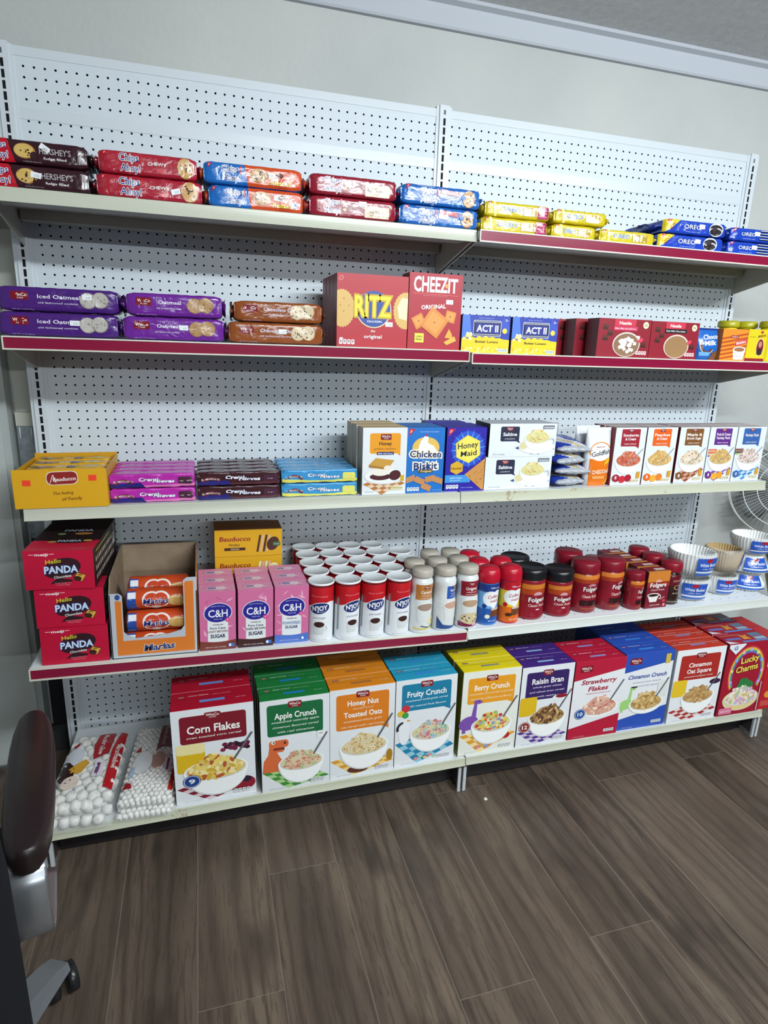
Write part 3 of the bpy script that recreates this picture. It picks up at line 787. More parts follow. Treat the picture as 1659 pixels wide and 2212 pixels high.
# yellow sandwich cookies
def oreo_logo(a, x, y, w, h, ink='#1c3f9e', out=None):
    a.text('OREO', x, y, w, h, ink, 0.02, out=out or '#e9f1f6', ow=0.045)
GH = 1.62
def golden(lbl, X0, X1, Z, big, sd, H, Y=-11.7, rz=0):
    W = X1-X0-0.9; a = Art(W, H, 'film', sd)
    a.badge(0.3, H-0.1, .4); a.poly([(1.0, 0), (1.3, 0), (1.1, H), (.8, H)], '#f0e58a')
    oreo_logo(a, W*0.38, H*0.55, W*0.3, H*0.28, '#2a5fb0')
    a.rr(W*0.58, H*0.22, W*0.86, H*0.78, '#b0903a', .12)
    for j in range(4): a.rect(W*(0.585+j*.068), H*0.25, W*(0.625+j*.068), H*0.75, '#e8dba8', up=0)
    a.L += 1
    if big: a.rr(W*0.80, H*0.1, W*0.98, H*0.9, '#a92a5e', .15); a.text('MEGA', W*.89, H*.68, W*.13, .14, '#f0d9e4', .03); a.text('STUF', W*.89, H*.48, W*.12, .14, '#f0d9e4', .03); a.text('sharing', W*.89, H*.28, W*.12, .08, '#f0d9e4')
    r = pk('cookie_pack', lbl, X0, X1, Z, H, 4.2, '#c8b51c', a, Y, rz, sd, e=0.7, side='#a9951a')
    sticker_part(r, W*.16, H*.5, -.03, '4.29', .3 if sd % 2 else -.1, w=.7, h=.42); return r
golden('yellow sandwich cookie pack with pink patch, lower one beside the blue packs', 0.45, 9.35, Z1, True, 51, GH)
golden('yellow sandwich cookie pack with pink patch, upper one beside the blue packs', 0.8, 9.45, Z1+GH, True, 52, GH)
golden('smaller yellow cookie pack on the shelf, middle of the lower yellow row', 9.4, 15.8, Z1, False, 53, GH-.05)
golden('smaller yellow cookie pack lying on top, right one of the upper yellow row', 9.5, 17.1, Z1+GH, False, 54, GH-.1)
golden('smaller yellow cookie pack at the right end of the lower yellow row', 15.85, 24.1, Z1, False, 55, GH-.1)
def blueoreo(lbl, X0, X1, Z, big, sd, H=1.72, rz=0, Y=-11.7, D=6.5):
    W = X1-X0-0.9; a = Art(W, H, 'film', sd)
    if big:
        a.poly([(0, 0), (2.2, H), (0, H)], '#d8c52a'); a.badge(0.35, H-0.05, .6); a.text('FAMILY', 1.05, H*.62, .9, .17, '#a51d2c', .03, rot=.75); a.text('SIZE', 1.0, H*.38, .5, .15, '#a51d2c', .03, rot=.75)
        oreo_logo(a, 3.9, H*.55, 2.5, .5, '#e6ecf4', '#1b3b8c'); a.text('chocolate sandwich cookies', 4.0, H*.22, 2.2, .09, '#c9d3ee')
        a.ell(7.35, H*.5, 1.05, .78, '#cfd6dd'); a.ell(7.35, H*.58, .9, .45, '#262024'); a.ell(7.3, H*.42, .9, .42, '#dfe1e2'); a.ell(7.3, H*.36, .88, .4, '#2b2428'); a.ell(7.2, H*.62, .5, .2, '#3a3338')
    else:
        a.badge(0.3, H-0.1, .5); oreo_logo(a, 2.6, H*.55, 2.2, .42, '#e6ecf4', '#1b3b8c'); a.text('chocolate sandwich cookies', 2.7, H*.22, 2.0, .09, '#c9d3ee')
        for j in range(4): a.rect(4.4, .3+j*.32, W-.3, .42+j*.32, '#17151a', up=0); a.rect(4.4, .42+j*.32, W-.3, .48+j*.32, '#dfe4e8', up=0)
        a.L += 1
    r = pk('cookie_pack', lbl, X0, X1, Z, H, D, '#1b3fae', a, Y, rz, sd, e=0.8, side='#142c80', top='#17265f')
    sticker_part(r, .7 if big else 0, H*.62, -.03, '4.79', .02); return r
blueoreo('large blue family-size cookie pack, lower of the pair near the right end', 24.2, 34.7, Z1, True, 61)
blueoreo('large blue family-size cookie pack, upper of the pair near the right end', 24.8, 34.8, Z1+1.72, True, 62, D=8.5)
blueoreo('slim blue cookie pack at the right end of the top shelf, lower one', 34.75, 43.5, Z1, False, 63, 1.62, D=4.2)
blueoreo('slim blue cookie pack at the right end of the top shelf, upper one', 34.9, 43.6, Z1+1.62, False, 64, 1.62, D=4.2)

# ================================================================== second shelf
def wincopack(lbl, X0, X1, Z, H, col, title, sub, sd, cookie, tw, side, Y=-11.7, rz=0, st=None, D=4.6):
    W = X1-X0-0.9; a = Art(W, H, 'film', sd)
    a.winco(W*0.18, H*0.62, 1.45); a.text(title, W*0.30+tw/2+.25, H*0.62, tw, 0.34, '#e6dff0', 0.035)
    a.text(sub, W*0.30+tw/2+.15, H*0.37, min(tw*1.0+.2, 3.4), 0.17, '#d9cfe6', 0.01, 0.15)
    a.text('NET WT 12 OZ (340 g)', W*.2, .18, 1.8, .1, '#bda9d4')
    for dx in (0.0, 1.05): a.cookie(W-2.6+dx, H*.52+dx*.08, .72, .72, *cookie)
    r = pk('cookie_pack', lbl, X0, X1, Z, H, D, col, a, Y, rz, sd, e=.9, side=side)
    if st: sticker_part(r, st[0], st[1], -.03, '2.29', 0.0)
    return r
H2 = 2.28
co = ('#b9b4ae', '#8d8781', 7, None, None, '#8f8880'); cb = ('#b08b62', '#94714b', 5, None, None, '#94714b'); cc = ('#d6c3a4', '#3a2418', 9, None, None, '#b79c78')
wincopack('lower dark purple iced oatmeal cookie pack at the left end of its shelf', -48.6, -37.5, Z2(-40), H2, '#472074', 'Iced Oatmeal', 'old fashioned cookies', 71, co, 3.6, '#2f1552', st=(1.4, 1.35))
wincopack('upper dark purple iced oatmeal cookie pack at the left end of its shelf', -48.4, -37.3, Z2(-40)+H2, H2, '#472074', 'Iced Oatmeal', 'old fashioned cookies', 72, co, 3.6, '#2f1552', st=(2.5, 1.5))
wincopack('lower bright purple oatmeal cookie pack, second stack from the left', -37.6, -27.3, Z2(-30), H2, '#6a2590', 'Oatmeal', 'old fashioned cookies', 73, cb, 2.1, '#4d1a6b', st=(.9, 1.3))
wincopack('upper bright purple oatmeal cookie pack, second stack from the left', -37.2, -27.4, Z2(-30)+H2, H2, '#6a2590', 'Oatmeal', 'old fashioned cookies', 74, cb, 2.1, '#4d1a6b', rz=-1)
wincopack('lower brown chocolate chip cookie pack beside the red cracker boxes', -27.4, -16.9, Z2(-20), H2-.1, '#8c4a22', 'Chocolate Chip', 'old fashioned cookies', 75, cc, 3.4, '#5e2f18', st=(.6, 1.3))
wincopack('upper brown chocolate chip cookie pack beside the red cracker boxes', -26.8, -17.0, Z2(-20)+H2-.1, H2-.15, '#8c4a22', 'Chocolate Chip', 'old fashioned cookies', 76, cc, 3.4, '#5e2f18', rz=-1.5)
# red round-cracker boxes
a = Art(8, 7.6, 'paper', 5)
a.badge(.15, 7.45, .01)
a.ell(.45, 7.1, .3, .22, '#d7717a', 14, .8); a.ell(.45, 7.1, .2, .12, '#b4202f', 14, .8)
for sx, st in ((.55, 0), (7.75, 1)):
    pts = []
    for k in range(61):
        t = 2*math.pi*k/60; q = 1.95+.06*math.cos(k*math.pi); pts.append((min(8, max(0, sx+q*math.cos(t)*.72)), 4.0+q*math.sin(t)))
    a.poly(pts[:-1], '#d9b065'); a.ell(max(.0, sx), 4.05, .01, .01, '#d9b065')
    for dx, dy in ((.2, .9), (.2, -.4), (.75, .2), (-.2, .2)):
        if 0 < sx+dx*(1 if st == 0 else -1) < 8: a.ell(sx+dx*(1 if st == 0 else -1), 4.1+dy, .08, .08, '#a87e3d', 8, up=.05)
    if st: a.poly([(7.0, 3.2), (7.9, 3.0), (8, 5.3), (7.3, 5.4), (6.8, 4.4)], '#e9e3b8')
a.ell(4.1, 4.0, 2.0, 1.95, '#e9d7a8', 30); a.ell(4.1, 4.06, 1.9, 1.9, '#2f4a9a', 30)
a.text('RITZ', 4.0, 4.35, 4.0, 2.1, '#ead832', .05, out='#c8a520', ow=.06)
a.text('CRACKERS', 4.2, 2.75, 1.7, .2, '#e6ebf2', .04); a.text('the', 4.05, 1.75, .5, .26, '#f0e6e6', .04); a.text('original', 4.05, 1.15, 2.0, .36, '#f0e6e6', .05)
a.facts(.25, .25, 1.8, 4, '#e9d9dc'); a.ell(.5, .85, .22, .12, '#e9d9dc')
rz_ = thing('cracker_box', 'red square round-cracker box, front one of its row', 'crackers', -11.65, -11.75, Z2(-12))
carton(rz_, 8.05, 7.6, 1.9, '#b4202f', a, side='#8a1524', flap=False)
sticker_part(rz_, 1.9, 2.5, -.01, '4.29')
for k, (dy, w_) in enumerate(((2.0, 'second'), (4.0, 'third'), (6.0, 'fourth'))):
    dup(rz_, -11.65-.02*k, -11.75+dy, Z2(-12), 'red square round-cracker box, %s from the front' % w_)
a = Art(6.3, 8.1, 'paper', 6)
a.text('CHEEZ', 2.5, 6.95, 3.9, 1.55, '#e9f1f2', .06); a.text('IT', 5.15, 6.9, 1.1, 1.45, '#e9f1f2', .06)
a.poly([(4.25, 6.6), (4.65, 6.7), (4.6, 7.1), (4.2, 7.0)], '#e3a04a'); a.line([(.45, 5.95), (5.9, 5.85)], .05, '#e06a62'); a.text('BAKED SNACK CRACKERS', 3.1, 5.75, 2.9, .11, '#d98088')
a.text('ORIGINAL', 2.95, 4.6, 2.9, .42, '#f1ece8', .07, rot=.08)
for (cx, cy, s_, ro) in ((1.25, 3.0, .95, .5), (5.0, 3.6, .85, -.2), (3.1, 2.9, 1.75, -.6)):
    q = [(cx+s_*math.cos(ro+math.pi/4+k*math.pi/2), cy+s_*math.sin(ro+math.pi/4+k*math.pi/2)) for k in range(4)]
    a.poly([(x+.04, y-.06) for x, y in q], '#b05b24'); a.poly(q, '#db8a3c'); a.poly([(cx+(x-cx)*.72, cy+(y-cy)*.72) for x, y in q], '#e39a4b'); a.ell(cx, cy, .1, .08, '#8a4a20', 8)
a.poly([(4.4, 1.3), (4.9, 2.3), (5.3, 1.7), (5.4, 1.2)], '#e0a63f'); a.poly([(4.3, .8), (5.6, 1.5), (5.85, 1.0), (4.7, .5)], '#e6b24c')
a.rect(.8, .7, 1.9, 1.7, '#e9dc4e'); a.text('100%', 1.35, 1.35, .75, .2, '#3c4a1e', .04); a.text('REAL', 1.35, 1.05, .75, .2, '#3c4a1e', .04)
cz = thing('cracker_box', 'tall red cheese cracker box right of the round-cracker boxes', 'crackers', -4.35, -11.75, Z2(-4))
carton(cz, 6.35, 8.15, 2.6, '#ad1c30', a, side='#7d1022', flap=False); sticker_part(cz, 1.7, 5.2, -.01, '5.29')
# popcorn boxes
a = Art(6.3, 4.15, 'paper', 7)
a.rect(0, 0, 6.3, 4.15, '#2b3fa6'); a.poly([(0, 1.6), (1.2, 2.3), (.9, 4.15), (0, 4.15)], '#4b78d6'); a.poly([(5.4, 4.15), (6.3, 3.0), (6.3, 2.2), (5.0, 2.4)], '#3552bf')
pts = [(0, 0), (6.3, 0), (6.3, 1.5)]+[(6.3-.45*k, 1.45+.35*math.sin(k*math.pi/14)+.1*math.sin(k*3)) for k in range(1, 14)]+[(0, 1.55)]
a.poly(pts, '#e9c81e')
for _ in range(46):
    a.ell(a.r.uniform(.1, 6.2), a.r.uniform(.05, .75), a.r.uniform(.12, .22), a.r.uniform(.1, .18), a.r.choice(['#f1dc5c', '#e6c22e', '#f4e9a0', '#d9ab1c']), 7, up=.05)
for _ in range(12): a.ell(a.r.uniform(.3, 1.3), a.r.uniform(1.4, 2.2), .2, .16, a.r.choice(['#f1e9a8', '#efdf6a']), 7, up=.05)
a.L += 1; a.text("The Best Tasting Popcorn", 3.1, 3.85, 2.0, .11, '#b9c7ee')
a.rr(1.45, 1.85, 5.1, 3.6, '#e9eef6', .18); a.rr(1.5, 1.9, 5.05, 3.55, '#141a4a', .18)
for k in range(17):
    for yy_ in (2.0, 3.37): a.rect(1.62+k*.2, yy_, 1.73+k*.2, yy_+.1, '#e9eef6', up=0)
a.L += 1; a.rect(1.75, 2.18, 4.85, 3.28, '#232f86'); a.text('ACT II', 3.3, 2.72, 2.8, .72, '#f1f5fa', .06)
a.text('Butter Lovers', 3.3, 1.25, 3.0, .26, '#3a3428', .03); a.text('3', 5.75, 3.7, .2, .24, '#ecd9ea', .05); a.text('BAGS', 6.0, 3.65, .22, .1, '#ecd9ea'); a.ell(5.6, 2.5, .32, .3, '#efd34a'); a.facts(4.85, .12, 1.3, 4, '#cfe0f2', '#2a5fa8')
pc = thing('popcorn_box', 'blue and yellow popcorn box beside the tall red cracker box', 'popcorn', 2.15, -11.7, Z2(2))
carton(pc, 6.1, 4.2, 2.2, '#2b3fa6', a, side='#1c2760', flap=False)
dup(pc, 8.5, -11.8, Z2(8), 'blue and yellow popcorn box standing alone, right one of the pair')
# hot cocoa boxes
def cocoa(title, band, bandtxt, fill, marsh, sd):
    a = Art(7.6, 4.6, 'paper', sd)
    for cx, cy in ((1.0, 3.6), (1.7, 2.9), (1.1, 2.3), (6.7, 1.6)):
        a.poly([(cx-.4, cy-.3), (cx+.35, cy-.38), (cx+.45, cy+.25), (cx-.3, cy+.35)], '#3f1a18'); a.poly([(cx-.3, cy), (cx+.4, cy-.05), (cx+.45, cy+.25), (cx-.3, cy+.35)], '#5d2a22')
    a.rr(2.2, 3.75, 5.3, 4.55, '#c8344a', .05); a.text('Nestle', 3.75, 4.12, 1.7, .36, '#f1e6e4', .06)
    a.rect(2.15, 3.2, 5.6, 3.72, band); a.text(title, 3.85, 3.46, 3.0, .2, bandtxt, .03)
    a.ell(4.2, 1.55, 2.0, 1.5, '#d9cfc8', 26); a.ell(4.2, 1.5, 1.85, 1.38, fill, 26)
    if marsh:
        for _ in range(26):
            t = a.r.uniform(0, 6.28); d = math.sqrt(a.r.uniform(0, .8)); cx, cy = 4.2+1.5*d*math.cos(t), 1.3+1.15*d*math.sin(t)
            ro = a.r.uniform(0, 1.5); q = [(cx+.3*math.cos(ro+k*1.5708), cy+.27*math.sin(ro+k*1.5708)) for k in range(4)]; a.poly(q, a.r.choice(['#efeff0', '#dfdfe2', '#f5f5f5']), .06)
    a.L += 1; a.ell(6.75, 3.95, .42, .42, '#e0d9b8'); a.text('20', 6.75, 3.95, .4, .25, '#7a3b28', .03); a.facts(5.7, .35, 1.6, 4, '#e6cfd0', '#8a1b28'); a.ell(6.2, 2.1, .4, .25, '#d6405a', rot=.5)
    return a
n1 = thing('cocoa_box', 'red hot cocoa box with marshmallow picture, front of its row', 'hot cocoa', 21.05, -11.85, Z2(21))
carton(n1, 7.7, 4.6, 2.4, '#8c1628', cocoa('Mini Marshmallows', '#c93a5c', '#f2c9d4', '#8a6a50', True, 8), side='#5b1a22', flap=False); sticker_part(n1, 1.9, 2.4, -.01, '2.99')
dup(n1, 19.9, -8.6, Z2(21), 'red hot cocoa box directly behind the marshmallow one')
dup(n1, 18.9, -5.6, Z2(21), 'red hot cocoa box furthest back, at the left of its row')
n2 = thing('cocoa_box', 'red hot cocoa box with smooth brown cocoa cup picture', 'hot cocoa', 28.75, -11.75, Z2(28))
carton(n2, 7.4, 4.55, 2.4, '#8c1628', cocoa('Rich Milk Chocolate', '#201a1e', '#e3dfe0', '#9a7650', False, 9), side='#5b1a22', flap=False); sticker_part(n2, .9, 1.7, -.01, '2.99')
# pouch, striped box, yellow drink box, yellow-lidded tubs
def pouch(root, W, H, D, col, art, fin='film', topw=0.12):
    mb = MB(); rg = []; m_ = 24
    for z_, d_, w_ in ((0, .75, .92), (.15*H, 1.0, .97), (.45*H, .95, 1), (.75*H, .6, 1), (.92*H, .2, 1), (H, .08, 1)):
        rg.append([(W/2*w_*math.copysign(abs(math.cos(t))**.5, math.cos(t)), D/2+D/2*d_*math.sin(t), z_) for t in [2*math.pi*k/m_ for k in range(m_)]])
    mb.loft(rg, col+'|'+fin)
    zs = [0, .15*H, .45*H, .75*H, .92*H, H]; ds = [.75, 1, .95, .6, .2, .08]; wsx = [.92, .97, 1, 1, 1, 1]
    def pt(u, v, o):
        v = max(0, min(H*.999, v*H/art.h)); i = max(j for j in range(6) if zs[j] <= v); i = min(i, 4)
        t = (v-zs[i])/(zs[i+1]-zs[i]); d_ = ds[i]+(ds[i+1]-ds[i])*t; w_ = wsx[i]+(wsx[i+1]-wsx[i])*t
        x = (u*W/art.w-W/2)*w_*.985; c = min(1, abs(x/(W/2*w_)))
        s_ = math.sqrt(max(0, 1-c**4))
        return (x, D/2-D/2*d_*s_-o*2-.012, v)
    if art: art.emit(mb, pt, [art.w*k/10 for k in range(1, 10)], [z_*art.h/H for z_ in zs[1:-1]])
    return mb.build('pouch', root)
a = Art(3.9, 4.1, 'film', 12); a.poly([(0, 3.85), (3.9, 3.85), (3.9, 4.1), (0, 4.1)], '#16337c')
a.text('Choco', 2.2, 3.0, 2.6, .6, '#eef2f6', .06, .15, rot=.08); a.text('Milk', 2.1, 2.2, 2.0, .6, '#eef2f6', .06, .15, rot=.08); a.arc(1.5, 1.9, .8, 1.1, 160, 330, '#6b3a1e'); a.arc(1.5, 1.9, 1.1, 1.18, 160, 330, '#e5d8b0')
a.poly([(2.0, 0), (3.6, 0), (3.4, 1.2), (2.5, 1.0)], '#7a4a2c'); a.rr(.3, .5, 1.9, 1.0, '#6fa7dc', .1)
r = thing('drink_mix_pouch', 'blue chocolate drink mix pouch between the cocoa box and orange striped box', 'drink mix', 34.55, -11.8, Z2(30)); pouch(r, 3.6, 4.05, 2.0, '#1d62b8', a)
a = Art(4.8, 4.1, 'paper', 13)
for k in range(9): a.poly([(0, .1+k*.52), (4.8, .85+k*.52), (4.8, 1.07+k*.52), (0, .32+k*.52)], '#b5451e', 0) if k < 6 else None
a.L += 1; a.rr(1.6, 2.9, 3.1, 3.3, '#8d2a3a', .08); a.text('ABUELITA', 2.35, 3.1, 1.2, .2, '#f0cda0', .03); a.poly([(2.6, 1.9), (4.7, 2.3), (4.7, 2.9), (2.6, 2.5)], '#c8324a'); a.text('IBARRA', 3.65, 2.4, 1.8, .32, '#f4ead8', .05, rot=.16)
a.poly([(2.6, .15), (4.4, .15), (4.7, 1.5), (2.3, 1.5)], '#e4e4e0'); a.ell(3.5, 1.5, 1.2, .38, '#f0f0ec'); a.ell(3.5, 1.48, 1.0, .28, '#9a6a4a'); a.text('CHOCOLATE', 3.5, .6, 1.2, .16, '#777'.replace('777', '777777'))
r = thing('drink_mix_box', 'orange striped chocolate box with a white cup picture', 'drink mix', 38.45, -11.8, Z2(30)); carton(r, 4.2, 4.05, 2.2, '#e08a2a', a, side='#b5651c', flap=False)
a = Art(4, 4.3, 'paper', 14); a.rect(0, 0, 4, .4, '#8a1c28'); a.ell(2.8, 1.9, .85, 1.25, '#d9c58c'); a.ell(2.8, 1.9, .72, 1.12, '#7d1c2c'); a.ell(2.8, 2.3, .35, .42, '#b98a6a'); a.poly([(2.2, .95), (3.4, .95), (3.2, 1.7), (2.4, 1.7)], '#2a2226'); a.text('ABUELITA', 2.85, 3.45, 1.7, .3, '#6d1a2a', .05, rot=.12); a.ell(2.8, 3.95, .3, .18, '#b02a3a'); a.text('chocolate', .9, 3.3, 1.2, .16, '#9a8a2a')
r = thing('drink_mix_box', 'yellow chocolate drink box with a dark red oval, near the right end', 'drink mix', 42.2, -11.8, Z2(30)); carton(r, 3.2, 4.15, 2.2, '#d8c41e', a, side='#a8981a', flap=False)
tp = thing('drink_mix_tub', 'yellow tub with olive lid behind the striped box, leftmost of three', 'drink mix', 41.3, -7.4, Z2(30))
can(tp, [(0, 0), (1.35, 0), (1.45, .2), (1.45, 3.9), (1.1, 4.3), (1.1, 4.6), (0, 4.6)], '#d6c21a|plastic', None, 'tub')
mb = MB(); mb.lathe([(1.15, 4.45), (1.35, 4.5), (1.4, 4.65), (1.38, 5.2), (1.2, 5.35), (0, 5.35)], '#a9a51e|plastic', 32); mb.build('lid', tp)
dup(tp, 44.3, -7.6, Z2(30), 'yellow tub with olive lid behind the yellow box, middle of three')
a = Art(4.5, 3.4, 'paper', 15); a.rect(0, 0, 4.5, 3.4, '#dccb16'); a.text('QUIK', 2.2, 2.4, 2.2, .5, '#2a3f8c', .05)
t3 = thing('drink_mix_tub', 'bright yellow tub with olive lid at the right end, front of its shelf', 'drink mix', 45.4, -10.6, Z2(30))
can(t3, [(0, 0), (1.45, 0), (1.5, .2), (1.5, 3.9), (1.15, 4.3), (1.15, 4.6), (0, 4.6)], '#dccb16|plastic', a, 'tub', .3)
mb = MB(); mb.lathe([(1.15, 4.45), (1.35, 4.5), (1.4, 4.65), (1.38, 5.2), (1.2, 5.35), (0, 5.35)], '#a9a51e|plastic', 32); mb.build('lid', t3)

# ================================================================== third shelf
tr = thing('wafer_tray', 'yellow open display tray with two orange stickers, left end of middle shelf', 'display tray', -44.25, -12.35, Z3(-40))
a = Art(8.7, 4.0, 'paper', 16); a.rr(3.05, 2.35, 6.0, 3.75, '#e7d9c4', .5, skew=.03); a.rr(3.12, 2.42, 5.93, 3.68, '#8f2220', .5, skew=.03)
a.text('Bauducco', 4.75, 3.0, 2.1, .38, '#f2ece6', .04, .1, rot=.05); a.line([(3.4, 2.6), (3.7, 3.45), (3.95, 2.6)], .06, '#f2ece6')
a.text('The feeling', 4.5, 1.55, 1.9, .32, '#6d3d16', .02, .2, rot=.04); a.text('of Family', 5.3, .95, 1.9, .34, '#6d3d16', .02, .2, rot=.04)
mb = MB(); mb.box(-4.35, 4.35, 0, .08, 0, 4.0, '#dba51a', back='#b98c2a'); mb.box(-4.35, -4.27, .08, 9.8, 0, 3.7, '#cf9a1c'); mb.box(4.27, 4.35, .08, 9.8, 0, 3.95, '#cf9a1c'); mb.box(-4.35, 4.35, 9.72, 9.8, 0, 4.1, '#cf9a1c'); mb.box(-4.27, 4.27, .08, 9.72, 0, .06, '#b98c2a')
a.emit(mb, lambda u, v, o: (u-4.35, -o, v)); mb.build('tray', tr)
sticker_part(tr, -3.1, 2.65, -.01, '', .05, '#f0442a', .75, .6); sticker_part(tr, 3.0, 3.05, -.01, '', .02, '#f0442a', .75, .6)
a = Art(8.2, 3.7, 'film', 18)
a.rect(.6, 3.72, 3.0, 4.5, '#7d5a2c'); a.rect(4.2, 3.75, 5.2, 4.7, '#2b1c16'); a.rect(5.3, 3.8, 7.4, 4.6, '#c9b84a'); a.rr(.6, 1.2, 3, 2.4, '#8f2220', .3)
wp = thing('wafer_pack', 'yellow wafer pack in the display tray, front one', 'wafers', -44.25, -11.9, Z3(-40)+.08, group='wafer packs in the yellow tray')
flowpack(wp, 7.8, 3.6, 2.1, '#d8a21e', a, 81, e=.6, side='#b98618', fins=False, amp=.04)
for k, nme in enumerate(('second', 'third', 'rearmost')): dup(wp, -44.25, -9.65+2.25*k, Z3(-40)+.08+.08*k, 'yellow wafer pack in the display tray, %s' % nme)
def cremi(lblc, X0, X1, col, col2, top, dark, sd):
    W = X1-X0-.15; H = 1.58; a = Art(W, H, 'film', sd)
    a.poly([(0, 0), (W, 0), (W, .42), (W*.5, .25), (0, .5)], col2); a.poly([(0, .05), (W*.42, .0), (W*.36, .6), (0, .5)], '#2c2a78', 1) if dark else None
    a.arc(W*.16, -.3, 1.05, 1.35, 40, 140, '#6d2336', sy=.95); a.text('EL MEXICANO', W*.16, .78, 1.9, .2, '#e8dcd0', .03, arc=.5)
    a.text('Cremi', W*.45, .92, W*.22, .36, '#eef0f4', .07, .15, out='#2a2d7c'); a.text('Nieves', W*.63, .72, W*.25, .34, '#eef0f4', .07, .15, out='#2a2d7c')
    a.rr(W*.8, .35, W*.97, 1.15, '#4a2a3c' if not top else col2, .2); a.text('sugar wafer', W*.88, .7, W*.13, .12, '#efe6ea', .02)
    def one(lbl, Y, Z, seed):
        r = thing('wafer_pack', lbl, 'wafers', (X0+X1)/2, Y, Z, group=None)
        flowpack(r, W, H, 2.0, col, a, seed, e=.5, side=col, amp=.045, fins=False, pinch=.8); return r
    f = one('lower %s cream wafer pack in the front row' % lblc, -11.5, Z3(-30), sd)
    dup(f, (X0+X1)/2, -11.5, Z3(-30)+H+.02, 'upper %s cream wafer pack in the front row' % lblc)
    for k, w_ in enumerate(('second', 'third', 'rear')):
        for j, lv in enumerate(('lower', 'upper')):
            dup(f, (X0+X1)/2, -9.4+2.12*k, Z3(-30)+(H+.02)*j, '%s %s cream wafer pack in the %s row' % (lv, lblc, w_))
cremi('pink', -39.9, -31.15, '#b72fa6', '#e07ab8', None, 1, 82)
cremi('brown chocolate', -31.05, -21.95, '#3f2126', '#5a3038', None, 1, 83)
cremi('blue and yellow', -21.85, -12.9, '#3f93c9', '#e0dc6a', 1, 0, 84)
# graham crackers and biscuits
a = Art(5.4, 7.95, 'paper', 19)
a.rr(.85, 4.9, 4.6, 7.3, '#e59a1e', .25); a.poly([(3.9, 5.1), (4.6, 5.1), (4.6, 4.6)], '#e59a1e'); a.winco(2.8, 6.85, 1.3); a.text('Honey', 2.75, 6.1, 1.5, .42, '#3c2a1c', .05); a.text('graham crackers', 2.7, 5.5, 2.6, .26, '#7a4a1c', .0, .2)
a.rr(1.7, 4.75, 3.8, 5.1, '#23306e', .08); a.text('Made with Honey', 2.75, 4.92, 1.8, .17, '#e8ecf4', .03)
a.napkin([(.1, 1.3), (2.4, .0), (5.3, 1.3), (3.0, 2.4)], '#b5743a', '#dfc8b0', 5)
a.ell(2.7, 2.2, 2.5, 1.0, '#d4d8d8'); a.ell(2.7, 2.25, 2.4, .92, '#e9ecec'); a.ell(2.2, 2.15, 1.3, .42, '#4a1c22'); a.ell(4.0, 2.3, .75, .6, '#4a1c24', rot=.3); a.ell(2.2, 2.75, 1.15, .5, '#ece6d8')
a.poly([(.8, 3.6), (1.6, 4.4), (3.9, 4.1), (3.2, 3.2)], '#c8973f'); a.poly([(.8, 3.6), (3.2, 3.2), (3.2, 2.95), (.8, 3.3)], '#a87a30'); a.ell(3.1, 3.2, .5, .3, '#e9e2d2')
a.rr(4.7, 1.6, 5.15, 2.3, '#d0a81e', .05); a.facts(3.5, .5, 1.6, 4, '#e6dfb0', '#7a7a3a'); a.text('NET WT 14.4 OZ', .9, .35, 1.0, .1, '#555555')
gr = thing('cracker_box', 'white and orange honey graham cracker box, front of its row', 'crackers', -9.75, -11.75, Z3(-9))
carton(gr, 5.4, 7.95, 2.3, '#dfe3e6', a, side='#a89a80', top='#c9a86a', flap=False)
for k, (dx, dy) in enumerate(((-.05, 2.45), (-.1, 4.9))): dup(gr, -9.75+dx-.1, -11.75+dy, Z3(-9), 'white and orange honey graham cracker box, %s from the front' % ('second', 'third')[k])
a = Art(4.8, 7.9, 'paper', 20)
a.badge(.15, 7.75, .9); a.text('FLAVORED CRACKERS', 2.8, 7.4, 2.4, .13, '#b9d4ef'); a.ell(2.4, 5.5, 1.75, 1.3, '#e2b95a')
a.poly([(1.3, 5.0), (1.7, 6.3), (2.2, 6.9), (2.7, 6.8), (2.6, 6.1), (3.4, 5.7), (3.9, 5.0)], '#eef1ee'); a.ell(2.45, 7.0, .12, .16, '#c3202c'); a.poly([(2.75, 6.75), (3.05, 6.65), (2.72, 6.55)], '#e09a2a')
a.text('Chicken', 2.4, 4.75, 4.0, .8, '#1e2c6c', .05, rot=-.02, out='#efe9d2', ow=.13); a.text('in a', 2.3, 3.95, .5, .2, '#efe9d2'); a.text('Biskit', 2.45, 3.3, 3.0, .85, '#1e2c6c', .05, rot=.02, out='#efe9d2', ow=.13)
a.rr(1.55, 2.45, 3.4, 2.85, '#5c4a1e', .12); a.text('Original', 2.5, 2.65, 1.4, .22, '#e9d9a0', .04)
for cx, cy, ro in ((.5, 1.75, .3), (1.75, 1.5, -.4), (3.1, 1.7, .2), (4.2, 1.5, -.3), (2.6, .7, -.4)):
    c, q = math.cos(ro), math.sin(ro); Q = lambda x, y: (min(4.78, max(.02, cx+x*c-y*q)), cy+x*q+y*c)
    a.poly([Q(-.65, -.35), Q(.65, -.35), Q(.65, .35), Q(-.65, .35)], '#c78d5a')
    for i in range(4):
        for j in range(2): a.ell(*Q(-.45+i*.3, -.15+j*.3), .06, .05, '#8a5230', 6, up=.02)
    a.L += .5
a.facts(.15, .25, 1.6, 4); a.text('NET WT 7.5 OZ (212g)', 4.0, .3, 1.2, .1, '#a9cdf0')
cb_ = thing('cracker_box', 'bright blue chicken cracker box, third stack right of the wafers', 'crackers', -4.6, -11.6, Z3(-4))
carton(cb_, 4.75, 7.9, 2.4, '#1b6fc2', a, side='#14509a', flap=False); dup(cb_, -4.65, -9.1, Z3(-4), 'bright blue chicken cracker box, directly behind the front one')
a = Art(5.3, 7.9, 'paper', 21)
